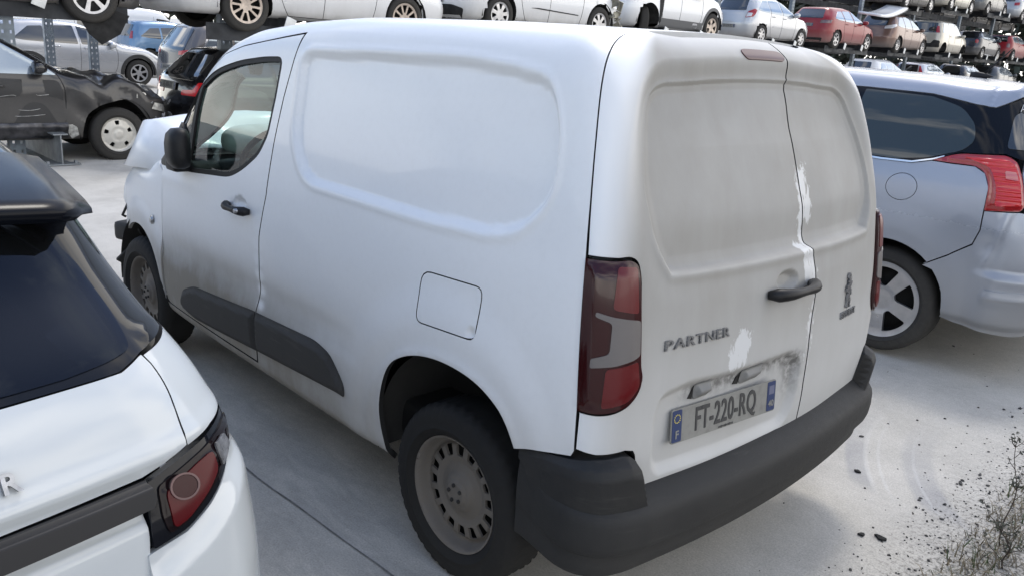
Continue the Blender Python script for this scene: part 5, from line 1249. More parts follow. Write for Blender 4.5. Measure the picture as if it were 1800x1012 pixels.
em = end_map(hatch_solid(1.64, .86, .66, 3.3, 1.02, .26, 1.06, 1.0), -1, .6); skin('bumper_insert', rnd([(-.8, .40), (.8, .40), (.8, .70), (.55, .74), (.45, .58), (-.45, .58), (-.55, .74), (-.8, .70)], .05, 4), em, M['under'], c, [], .05, None, .01, off=.006)
c = T('small_car', 'dark navy three-door car with a round red rear lamp', 'car', (15.0, -47.3, 2.60), GR)
S_r = hatch_solid(1.45, .87, .70, 3.35, .99, .46)
car(c, S_r, P_navy, 2.51, .32, 'twin10', 'alloy', [[(-.1, 1.06), (.62, 1.0), (.62, 1.33), (.2, 1.28)], [(.70, 1.0), (1.95, .96), (1.42, 1.30), (.72, 1.35)]], [(-.48, 1.04), (.48, 1.04), (.4, 1.33), (-.4, 1.33)], None, [[(.86+.13*math.cos(a), .90+.11*math.sin(a)) for a in np.linspace(0, 2*pi, 14)[:-1]]], [], [[(.72, 1.35), (.68, .98), (.70, .24)], [(2.0, .95), (2.05, .6), (1.98, .24)]], [(.85, .86)], None, arch=.37, sideglass='car_glass_sky', trims=[([(.45, .25), (2.05, .22), (2.05, .25), (.45, .29)], M['chrome'], 'sill_line')])
c = T('small_car', 'red small car with black roof at the far right end of the first deck', 'car', (14.7, -51.4, 2.65), GR)
S_mini = hatch_solid(1.42, .85, .58, 3.25, .98, .18, 1.0, .8)
car(c, S_mini, P_red, 2.47, .305, 'six', 'alloy', [[(-.2, 1.02), (.60, .99), (.60, 1.33), (-.1, 1.32)], [(.68, .99), (1.95, .96), (1.62, 1.31), (.68, 1.34)]], [(-.55, 1.02), (.55, 1.02), (.5, 1.33), (-.5, 1.33)], None, [([(.72, .72), (.95, .72), (.95, .93), (.72, .93)], 'tl_smoke')], [], [[(.64, 1.34), (.62, .98), (.66, .24)]], [(.8, .84)], None, arch=.36, sideglass='car_glass_sky')
skin('black_roof', [(-.38, -.56), (1.55, -.56), (1.55, .56), (-.38, .56)], top_map(S_mini, .6, 1.6), M['gloss_black'], c, [], .08, None, .02, off=.006)
# upper deck
S_u = hatch_solid(1.5, .87, .72, 3.4, .97, .4)
for lab, pc, loc, st in (('black car on the upper deck, above the brown compact car', P_black, (14.1, -34.3, 4.26), 'hub'), ('cream car on the upper deck, silver wheels above the beige people carrier', P_cream, (14.42, -40.1, 4.58), 'hub'), ('charcoal car on the upper deck above the dark navy car', P_grey, (14.85, -46.3, 4.79), 'twin10'), ('pale grey damaged car at the right end of the upper deck', P_lgrey, (14.85, -52.0, 4.82), 'six')):
    c = T('hatchback', lab, 'car', loc, GR)
    car(c, S_u, pc, 2.58, .315, st, 'alloy', W3(), [(-.5, 1.02), (.5, 1.02), (.42, 1.34), (-.42, 1.34)], None, [[(.6, .8), (1.0, .82), (1.05, .98), (.6, .96)]], [], seams5(), [(.62, .88), (1.32, .86)], None, arch=.365, sideglass='car_glass_sky', res=(40, 12, 48))
# white bonnet hanging from the deck above the red car
mb = MB(); pts = []; nn = 14
V = []; 
for i in range(nn):
    t = i/(nn-1)
    for j in range(5):
        s_ = j/4; V.append((12.9+.9*s_, -31.2+2.5*t*-1+.0, 3.72+.42*t**1.6+.10*s_-.06*math.sin(pi*t)))
mb.add(V, [(i*5+j, (i+1)*5+j, (i+1)*5+j+1, i*5+j+1) for i in range(nn-1) for j in range(4)], True)
o = mb.build('loose_bumper', P_white); o['label'] = 'loose white bumper skin hanging over the red hatchback'; o['category'] = 'car part'
md = o.modifiers.new('thick', 'SOLIDIFY'); md.thickness = .1
# ground-level cars of the same rack, roofs showing under the deck
S_g = hatch_solid(1.48, .87, .70, 3.4, .97, .40)
for lab, pc, loc, tl in (('white hatchback at ground level under the brown car, its pale windows showing', P_white, (13.9, -32.9, .68), []), ('silver car at ground level with a red upright rear lamp', P_silver, (14.1, -38.3, .72), [[(.74, 1.0), (1.0, 1.0), (.98, 1.3), (.76, 1.3)]]), ('black car at ground level under the dark navy car', P_black, (14.3, -44.0, .80), []), ('dark grey car at ground level under the red small car', P_grey, (14.5, -49.6, .9), [])):
    c = T('hatchback', lab, 'car', loc, GR)
    car(c, S_g, pc, 2.58, .315, 'hub', 'alloy', W3(), [(-.5, 1.02), (.5, 1.02), (.42, 1.34), (-.42, 1.34)], None, tl, [], seams5(), [], None, arch=.365, sideglass='car_glass_sky', res=(36, 12, 48))
# ---- left part: black damaged off-roader at ground level
duster = T('off_roader', 'black dented off-roader with a silver steel front wheel, parked by the steel beam', 'car', (10.42, 1.29, .0), GR)
S_d = Solid(top=[(-1.1, 1.5), (-.5, 1.60), (.2, 1.63), (.8, 1.62), (1.2, 1.585), (1.42, 1.52), (2.12, 1.13), (2.25, 1.10), (2.9, 1.03), (3.25, .94), (3.45, .80), (3.6, .7)],
   rear=[(.2, -.75), (.6, -.82), (.95, -.76), (1.1, -.72), (1.5, -.45), (1.63, -.40)], front=[(.2, 3.38), (.5, 3.46), (.75, 3.46), (.95, 3.3)],
   w=[(.25, .85), (.45, .90), (.65, .91), (.88, .915), (1.0, .89), (1.1, .85), (1.5, .68), (1.63, .63)], taper=[(-1, -.04), (0, 0), (2.3, 0), (2.9, -.03), (3.5, -.16)], bottom=.28, bow_r=.14, bow_f=.22, k_side=.10, k_rear=.1, k_corner=.25, k_front=.14, sig=.035)
P_dusty = dirty_paint('dusty_black_paint', (.012, .012, .014), dust=(.10, .095, .088), rough=.25, coat=.6, metal=.1, low=(.2, 1.15), grime=.10)
d_body = car(duster, S_d, P_dusty, 2.67, .345, 'steel5', 'alloy_cream', [[(-.25, 1.12), (.38, 1.09), (.38, 1.47), (.05, 1.45)], [(.46, 1.09), (1.12, 1.08), (1.10, 1.50), (.46, 1.48)], [(1.20, 1.08), (1.98, 1.07), (1.86, 1.16), (1.42, 1.43), (1.18, 1.50)]], [(-.5, 1.12), (.5, 1.12), (.42, 1.48), (-.42, 1.48)], [(1.48, -.60), (2.08, -.74), (2.16, 0), (2.08, .74), (1.48, .60)], [[(.66, .8), (1.0, .8), (1.0, 1.05), (.66, 1.05)]], [], [[(.45, 1.5), (.40, 1.1), (.40, .7), (.55, .40)], [(1.16, 1.5), (1.16, 1.08), (1.15, .40)], [(1.98, 1.09), (2.05, .9), (2.04, .6), (2.02, .40)], [(1.14, .405), (1.6, .40), (2.02, .41)]], [(1.30, .93)], None, arch=.44, rr=.222, zhub=.33, track=.795, mirror=(1.78, 1.10), res=(100, 22, 110), win_h=.04, sideglass='car_glass_sky')
for v in d_body.data.vertices:
    x, y, z = v.co
    if y < -.45 and x > 1.95 and z > .45:
        w_ = min(1, (x-1.95)/.3)*min(1, (z-.45)/.2); v.co.y += w_*(.036*math.sin(x*7+1)*math.sin(z*9)+.022*math.sin(x*17+z*13)); v.co.z += w_*.02*math.sin(x*11+2)
    if x > 2.1 and z > .82: q_ = min(1, (x-2.1)/.5); v.co.z += q_*(.035*math.sin(x*8+y*3)+.018*math.sin(x*19-y*9)); v.co.x -= q_*.03*math.sin(y*6+1)
sm = side_map(S_d, -1)
def dent(U, V, P): return .012*np.sin(U*9+2)*np.sin(V*8)-.010*gauss(V-.72, .1)
door_p = rnd([(1.19, 1.02, .02), (1.98, 1.01, .06), (2.02, .88, .05), (2.02, .60), (1.98, .45, .06), (1.18, .45)], .03, 4)
M['matt_black'] = dirty_paint('scraped_matt_black', (.02, .02, .021), dust=(.05, .049, .047), rough=.5, coat=0, low=(-.5, 1.5), grime=.3)
skin('scraped_door', door_p, sm, M['matt_black'], duster, [], .03, dent, .01, off=.006, label='scraped matt front door with dents')
# sill bent and scraped bright, bare metal at the wing
V = []; n = 40; rg = np.random.default_rng(4)
for i in range(n):
    x = .5+1.55*i/(n-1); P, N = sm(A([x]*6), A([.50, .47, .44, .40, .36, .31])); jit = rg.uniform(-.012, .012, 6)
    V += [tuple(P[j]+N[j]*((.018, .045, .05, .02, .045, .01)[j]+jit[j])) for j in range(6)]
mb = MB(); mb.add(V, [(i*6+j, (i+1)*6+j, (i+1)*6+j+1, i*6+j+1) for i in range(n-1) for j in range(5)], True); mb.build('crushed_sill', simple('scraped_sill', (.05, .05, .055), .38, .6, .3, var=.8, vscale=7), duster)
for p_ in ([(2.92, .80), (3.05, .80), (3.06, .86), (2.99, .88), (2.93, .86)], [(3.12, .66), (3.34, .60), (3.36, .70), (3.16, .74)], [(2.06, .50), (2.16, .44), (2.18, .34), (2.10, .30), (2.02, .40)]):
    skin('bare_metal_patch', rnd(p_, .01, 3), sm, simple('bare_metal', (.42, .42, .40), .4, .7, var=.5, vscale=20) if 'bare_metal' not in bpy.data.materials else bpy.data.materials['bare_metal'], duster, [], .02, dent, .006, off=.008)
mb = MB(); rg = np.random.default_rng(6)
for i in range(30): mb.box((rg.uniform(3.08, 3.46), rg.uniform(-.90, -.55), rg.uniform(.38, .80)), (rg.uniform(.04, .16), rg.uniform(.01, .04), rg.uniform(.03, .1)), Matrix.Rotation(rg.uniform(0, 6), 3, 'X') @ Matrix.Rotation(rg.uniform(0, 6), 3, 'Z'))
mb.build('broken_headlamp', simple('broken_lamp', (.2, .2, .2), .4, .4, var=.8, vscale=9), duster)
for L in ([(1.25, .80), (1.45, .83), (1.5, .82)], [(1.2, .62), (1.5, .58), (1.8, .60)], [(1.68, .87), (1.74, .83), (1.86, .84)], [(1.9, .70), (1.95, .67), (1.99, .66)], [(1.3, .68), (1.6, .65), (1.75, .67)]):
    pts = A(catmull(L, 5, False)); P, N = sm(pts[:, 0], pts[:, 1]); d = dent(pts[:, 0], pts[:, 1], P); MB().tube([tuple(p) for p in P+N*(d+.0065)[:, None]], .0035, 5).build('paint_scratch', bpy.data.materials['bare_metal'], duster)
# black estate behind it, tailgate and plate towards us
c = T('hatchback', 'black hatchback with red rear lamps and a French plate, tailgate facing us behind the van', 'car', (10.0, -2.98, .0), GR)
S_k = hatch_solid(1.50, .89, .74, 3.4, .99, .50)
car(c, S_k, P_black, 2.58, .315, 'six', 'alloy', W3(.99, 1.40), [(-.58, 1.04), (.58, 1.04), (.48, 1.38), (-.48, 1.38)], None, [([(.30, .83), (.95, .84), (1.12, 1.02), (.88, 1.02), (.72, .92), (.30, .90)], 'tl_bright')], [], seams5(), [], ('AE-806-BX', .90), arch=.365, res=(56, 16, 66))
for g in c.children:
    if g.name.startswith('number_plate'): g.location = (-.0, .12, .04)
for lab, pc, loc in (('white hatchback at ground level, glimpsed through the white van window', P_white, (9.9, -7.5, .0)), ('silver hatchback at ground level hidden beyond the white van', P_silver, (10.1, -12.2, .05))):
    c = T('hatchback', lab, 'car', loc, GR); car(c, S_h, pc, 2.6, .315, 'hub', 'alloy', W3(), None, [(1.5, -.55), (2.2, -.7), (2.3, 0), (2.2, .7), (1.5, .55)], [], [], seams5(), [], None, arch=.365, res=(40, 12, 48))
# silver crossover with black arch trims
c = T('crossover', 'silver crossover with black wheel-arch trim, second row behind the black off-roader', 'car', (21.9, -3.37, .05), 'wrecked cars in the rows behind')
S_s = hatch_solid(1.54, .89, .80, 3.42, 1.0, .42, 1.02)
car(c, S_s, P_silver, 2.6, .335, 'six', 'alloy', W3(1.02, 1.43), None, [(1.5, -.55), (2.2, -.7), (2.3, 0), (2.2, .7), (1.5, .55)], [], [], seams5(1.0, .34), [(.66, .93), (1.36, .91)], None, arch=.38, rr=.22, res=(64, 16, 70))
for wx in (0, 2.6):
    sm2 = side_map(S_s, -1); o_ = [(wx+.47*math.cos(a), .335+.47*math.sin(a)) for a in np.linspace(-.1, pi+.1, 28)]+[(wx+.385*math.cos(a), .335+.385*math.sin(a)) for a in np.linspace(pi+.1, -.1, 28)]
    skin('arch_trim', o_, sm2, M['matt_black'], c, [], .04, None, .012, off=.012)
c = T('crossover', 'taupe crossover with dark rear window and chrome window line, behind the black hatchback', 'car', (16.9, -5.75, .08), 'wrecked cars in the rows behind')
car(c, hatch_solid(1.70, .91, .76, 3.45, 1.08, .46, 1.1), P_taupe, 2.65, .34, 'six', 'alloy', W3(1.12, 1.60), [(-.66, 1.10), (.66, 1.10), (.55, 1.56), (-.55, 1.56)], None, [([(.55, 1.0), (1.1, 1.03), (1.1, 1.12), (.55, 1.08)], 'tl_bright')], [], seams5(1.1), [], ('DM-447-PS', .72), arch=.38, sideglass='car_glass_sky', trims=[([(-.30, 1.10), (-.02, 1.62), (.3, 1.66), (1.1, 1.68), (1.1, 1.655), (.3, 1.635), (.02, 1.59), (-.26, 1.12)], M['chrome'], 'window_line')])
skin('tailgate_panel', rnd([(-.72, .80), (.72, .80), (.68, 1.08), (-.68, 1.08)], .05, 3), end_map(hatch_solid(1.70, .91, .76, 3.45, 1.08, .46, 1.1), -1, .6), P_navy, c, [], .06, None, .006, off=.003)
c = T('hatchback', 'pale blue hatchback seen from behind, between silver and taupe crossovers', 'car', (29.5, -9.2, .1), 'wrecked cars in the rows behind')
car(c, hatch_solid(1.58, .88, .68, 3.38, 1.0, .34), P_blue, 2.55, .31, 'hub', 'alloy', W3(), [(-.58, 1.02), (.58, 1.02), (.50, 1.42), (-.50, 1.42)], None, [[(.72, .95), (.98, .95), (.94, 1.2), (.74, 1.2)]], [], [], [], ('CP-903-DD', .55), arch=.36, res=(36, 12, 48))
S_v = hatch_solid(1.95, .93, .80, 3.6, 1.08, .16, 1.12, 1.6)
for lab, loc in (('white delivery van far away between the rack posts, nearest the silver crossover', (32.0, -6.4, .15)), ('white delivery van far away with its door glass dark, right of the other', (31.0, -8.8, .15))):
    c = T('delivery_van', lab, 'van', loc, 'white vans at the far end of the yard')
    car(c, S_v, P_white, 2.7, .33, 'hub', 'steel_dirty', [[(1.25, 1.12), (2.05, 1.08), (1.75, 1.55), (1.28, 1.60)]], None, [(1.6, -.6), (2.2, -.72), (2.3, 0), (2.2, .72), (1.6, .6)], [], [], [[(1.18, 1.66), (1.18, .3)], [(2.12, 1.08), (2.14, .3)]], [(1.3, .95)], None, arch=.38, res=(36, 12, 48))
# second rack row: dark cars whose wheels hang in the shade
for lab, pc, loc in (('black car on the second rack row, wheels in deep shade above the silver crossover', P_black, (13.6, .3, 1.86)), ('dark grey car on the second rack row above the taupe crossover', P_grey, (13.6, -4.1, 1.9)), ('black car on the second rack row behind the white hatchback', P_black, (13.9, -9.0, 2.0))):
    c = T('hatchback', lab, 'car', loc, 'cars on the second rack row'); car(c, S_h, pc, 2.6, .345, 'six', 'steel_dirty', W3(), None, None, [], [], [], [], None, arch=.375, rr=.2, res=(30, 10, 44))
# tall silver van beyond the people carrier
c = thing('delivery_van', 'tall silver white van parked beyond the blue people carrier, only its roof showing', 'van', (-1.15, -7.52, .02), 0)
S_t = hatch_solid(1.93, .93, .85, 3.6, 1.08, .20, 1.12, 1.6)
car(c, S_t, paint('pale_silver_paint', (.55, .58, .64), .2), 2.75, .33, 'hub', 'steel_dirty', [[(1.25, 1.12), (2.05, 1.08), (1.75, 1.55), (1.28, 1.60)]], [(-.6, 1.1), (.6, 1.1), (.55, 1.6), (-.55, 1.6)], [(1.6, -.6), (2.2, -.72), (2.3, 0), (2.2, .72), (1.6, .6)], [[(.76, .9), (1.0, .9), (.98, 1.3), (.76, 1.3)]], [], [[(1.18, 1.9), (1.18, .3)], [(2.12, 1.08), (2.14, .3)]], [(1.3, .95)], None, arch=.38)
# ---------------------------------------------------------------- steel rack: perforated posts, rails, support beams
M['galv'] = simple('galvanised_steel', (.24, .26, .275), .45, .55, var=.2, vscale=7)
M['post_blue'] = simple('blue_grey_post', (.17, .20, .23), .5, .35, var=.25, vscale=6)
M['rail'] = simple('dark_rail', (.03, .033, .038), .55, .4, var=.3, vscale=5)
M['bracket'] = simple('white_bracket', (.62, .63, .62), .5, .2, var=.15)
def post_mesh(h=7.4):
    holes = []
    z = .12
    while z < h-.1:
        for x in (-.045, .045): holes.append([(x-.013, z-.02), (x+.013, z-.02), (x+.013, z+.02), (x-.013, z+.02)])
        z += .11
    W, T_, B = cdt([(-.085, 0), (.085, 0), (.085, h), (-.085, h)], holes, .6)
    V, F = [], []
    def sheet(fn):
        o = len(V); V.extend([fn(u, v) for u, v in W]); F.extend([tuple(t+o) for t in T_])
    sheet(lambda u, v: (-.06, u, v)); sheet(lambda u, v: (u*.72, -.085, v))
    mb = MB(); mb.add(V, F); mb.box((.0, .085, h/2), (.12, .006, h)); mb.box((0, 0, .006), (.34, .34, .012))
    me = mb.me('rack_post'); return me
pm = post_mesh()
k = 0
GP = 'perforated posts of the rack'
posts = [(9.86, -.25, 'blue grey perforated post at the left edge, beside the dented off-roader'), (9.86, -3.02, 'blue grey perforated post above the black hatchback roof'), (9.9, -5.8, None), (10.0, -11.3, None), (13.3, 2.6, 'perforated post of the second row behind the silver crossover window'), (17.6, -2.9, 'grey post standing before the nearest far white van'), (17.6, -3.75, 'slim grey post between the two far white vans'), (13.2, -20.4, None), (13.6, -25.6, 'rack post between the silver and red hatchbacks'), (13.9, -31.6, 'rack post between the red and brown cars'), (14.2, -37.6, 'rack post between the brown and beige cars'), (14.6, -44.4, 'rack post between the beige and navy cars'), (14.7, -49.7, 'rack post between the navy and red small cars')]
for x, y, lab in posts:
    o = bpy.data.objects.new('rack_post', pm); COL.objects.link(o)
    if not pm.materials: pm.materials.append(M['post_blue'])
    o.location = (x, y, 0); o['kind'] = 'thing'; o['category'] = 'post'; o['group'] = GP; o['label'] = lab or 'perforated rack post hidden behind the roof of the white van'
def beam_me(L, b=.13, h=.19, cap=True):
    mb = MB(); t = .012
    mb.box((0, 0, 0), (L, t, h)); mb.box((0, 0, h/2), (L, b, t)); mb.box((0, 0, -h/2), (L, b, t)); return mb.me('deck_beam')
bm2 = beam_me(2.0)
capm = MB().box((0, 0, 0), (.02, .15, .22), None, .004).me('end_plate')
def deck(cx, cy, z, lab_a, n=2, wb=2.6):
    for i, dy in enumerate((-.58, -2.02)):
        r = bpy.data.objects.new('deck_beam', bm2); COL.objects.link(r)
        if not bm2.materials: bm2.materials.append(M['rail'])
        r.location = (cx+.06, cy+dy, z+.11); r['kind'] = 'thing'; r['category'] = 'beam'; r['group'] = 'cross beams under the stacked cars'; r['label'] = lab_a % ('rear', 'front')[i]
        e = bpy.data.objects.new('end_plate', capm); COL.objects.link(e)
        if not capm.materials: capm.materials.append(M['bracket'])
        e.parent = r; e.location = (-1.01, 0, .0); e.rotation_euler = (.35, 0, 0)
    o = MB().box((0, 0, 0), (.02, 3.6, .22)).build('deck_rail', M['rail']); o.location = (cx-.70, cy-1.3, z-.02); o['kind'] = 'thing'; o['category'] = 'rail'; o['group'] = 'rails along the deck edge'; o['label'] = 'dark rail under the sill of '+lab_a.split(' of ')[1]
deck(9.87, -2.94, 1.73, 'cross beam with white end plate under the %s door of the cream white car')
deck(10.42, 1.46, 1.86, 'cross beam under the %s door of the dark car at the deck end')
deck(9.90, -7.58, 1.955, 'cross beam under the %s door of the white hatchback with smashed nose')
deck(11.27, -13.45, 2.18, 'cross beam under the %s door of the white crossover')
deck(13.5, -22.25, 2.27, 'cross beam under the %s door of the silver hatchback')
deck(13.83, -28.05, 2.385, 'cross beam under the %s door of the red hatchback')
deck(14.15, -34.3, 2.46, 'cross beam under the %s door of the brown compact car')
deck(14.42, -40.2, 2.50, 'cross beam under the %s door of the beige people carrier')
deck(15.0, -47.3, 2.60, 'cross beam under the %s door of the dark navy car')
deck(14.7, -51.4, 2.65, 'cross beam under the %s door of the red small car')
for z, cy, s in ((4.26, -34.3, 'black'), (4.58, -40.1, 'cream'), (4.79, -46.3, 'charcoal'), (4.82, -52.0, 'pale grey')): deck(14.5, cy, z, 'cross beam under the %%s door of the %s car on the upper deck' % s)
# deck floor plates in shade behind
def plate(loc, dim, lab):
    o = MB().box((0, 0, 0), dim, None, 0).build('deck_girder', M['rail']); o.location = loc; o['kind'] = 'thing'; o['category'] = 'girder'; o['label'] = lab; o['group'] = 'long girders of the rack'
plate((9.98, .65, 2.0), (.10, 1.6, .20), 'short dark girder at the top left corner with a pale end')
for y0, y1, x, z in ((3, -11, 11.6, 2.25), (-12, -32, 14.6, 2.35), (-32, -54, 15.8, 2.6), (-30, -54, 15.8, 4.5), (3, -11, 15.2, 2.35), (-18, -54, 17.6, 2.5), (-26, -54, 17.6, 4.45)): plate((x, (y0+y1)/2, z), (.12, abs(y1-y0), .24), 'long dark girder carrying a deck of the rack')
ib = MB(); t = .014
ib.box((0, 0, .19), (2.0, t, .36)); ib.box((0, 0, .38), (2.0, .17, t)); ib.box((0, 0, .008), (2.0, .26, .016)); ib.box((-.96, .0, .016), (.16, .40, .016)); ib.box((-.96, .16, .03), (.05, .03, .05)); ib.box((-.96, -.16, .03), (.05, .03, .05))
o = ib.build('support_beam', M['galv']); o.location = (10.28, -.60, 0); o['label'] = 'grey steel I-beam on foot plates under the dented black off-roader'; o['kind'] = 'thing'; o['category'] = 'beam'

# the rows behind: the same kind of cars packed three decks high in deep shade
dark_src = [o for o in COL.objects if o.get('label', '').startswith('black car on the second rack row, wheels')][0]
rg = np.random.default_rng(77)
for x in (18.6,):
    for y in np.arange(-13, -62, -4.7):
        for z in (.4, 2.5, 4.6):
            r = copy_tree(dark_src); r.location = (x+rg.uniform(-.3, .3), y+rg.uniform(-.4, .4), z); r['label'] = 'dark stacked car deep in the shade of the rack row behind'; r['group'] = 'dark cars packed in the rack row behind'
# tree belts added far off to darken the sky gaps behind the racks
M['added_far_leaves'] = simple('added_far_leaves', (.035, .042, .03), .9, var=.5, vscale=.6)
def belt(p0, p1, n, hh, lab, seed, k_=1.0):
    rg = np.random.default_rng(seed); V, Fs = [], []; p0, p1 = A(p0, float), A(p1, float); d = p1-p0; L = np.linalg.norm(d); d /= L; nn = A([-d[1], d[0]])
    for i in range(n):
        t = rg.uniform(0, L); h = hh*(1+.22*math.sin(t*.23+seed)+.16*math.sin(t*.61+2)+.08*math.sin(t*1.7)); z = rg.uniform(0, 1)**.8*h; q = p0+d*t+nn*rg.normal(0, 2.0)*(1-z/h*.6)
        s_ = rg.uniform(.10, .36)*k_; n1 = rg.normal(0, 1, 3); n1 /= np.linalg.norm(n1); n2 = np.cross(n1, rg.normal(0, 1, 3)); n2 /= np.linalg.norm(n2); o_ = len(V); c = A([q[0], q[1], z])
        V += [c-n1*s_, c+n2*s_*.6, c+n1*s_, c-n2*s_*.6]; Fs.append((o_, o_+1, o_+2, o_+3))
    o = link('added_backdrop_treeline', mesh('added_backdrop_treeline', V, Fs, False), M['added_far_leaves']); o['kind'] = 'stuff'; o['label'] = lab; o['category'] = 'trees'
belt((52, -150), (49, -4), 24000, 15, 'added dark belt of trees closing sky gaps beyond the scrapyard racks', 5, 1.6)
belt((6, -82), (60, -88), 12000, 13, 'added dark belt of trees closing sky gaps past the right end of the racks', 8, 2.0)
# leafless trees left of and behind the viewer (they show in the glass)
M['bark'] = simple('grey_bark', (.07, .06, .05), .9, var=.4, vscale=12)
def bare_tree(seed, h):
    rg = np.random.default_rng(seed); tr = MB(); br = MB()
    def grow(p, d, L, r, lvl):
        n = 5; pts = [p]; q = p.copy(); e = d.copy()
        for i in range(n):
            e = (e+A(rg.normal(0, .13, 3))+A([0, 0, .04])); e /= np.linalg.norm(e); q = q+e*L/n; pts.append(q.copy())
        (tr if lvl == 0 else br).tube([tuple(x) for x in pts], [r*(1-.55*i/n) for i in range(n+1)], 6 if lvl < 2 else 4 if lvl < 3 else 3, False)
        if lvl == 4: return
        for k in range((7, 5, 4, 4)[lvl]):
            t = rg.uniform(.3 if lvl else .35, 1); b = pts[min(n, int(t*n))]; s_ = rg.normal(0, 1, 3); s_ -= e*np.dot(s_, e); s_ /= np.linalg.norm(s_); nd = e*rg.uniform(.4, .8)+s_*rg.uniform(.5, .9); nd /= np.linalg.norm(nd)
            grow(A(b), nd, L*rg.uniform(.45, .7), r*.5, lvl+1)
    grow(A([0., 0, 0]), A([0., 0, 1.]), h*.5, h*.022, 0)
    return tr.me('trunk'), br.me('crown')
for k, (x, y, h, lab) in enumerate(((1.5, 15, 9, 'tall bare tree left of the yard, nearest the white SUV'), (6.5, 17, 11, 'bare tree left of the yard opposite the white van'), (12, 16, 9.5, 'bare tree left of the yard beyond the white van'), (19, 18, 10, 'bare tree left of the yard near the rack end'), (-24, 9, 8, 'bare tree far behind the viewer, nearest the white SUV'), (-26, -4, 9, 'tallest bare tree far behind the viewer'), (-23, -16, 8, 'bare tree behind the viewer beside the silver people carrier'))):
    if k in (0, 4): tm_, cm_ = bare_tree(50+k, 9)
    t_ = thing('bare_tree', lab, 'tree', (x, y, 0), k*1.3, 'leafless trees round the yard'); t_.scale = (h/9,)*3
    link('trunk', tm_, M['bark'], t_); link('crown', cm_, M['bark'], t_)
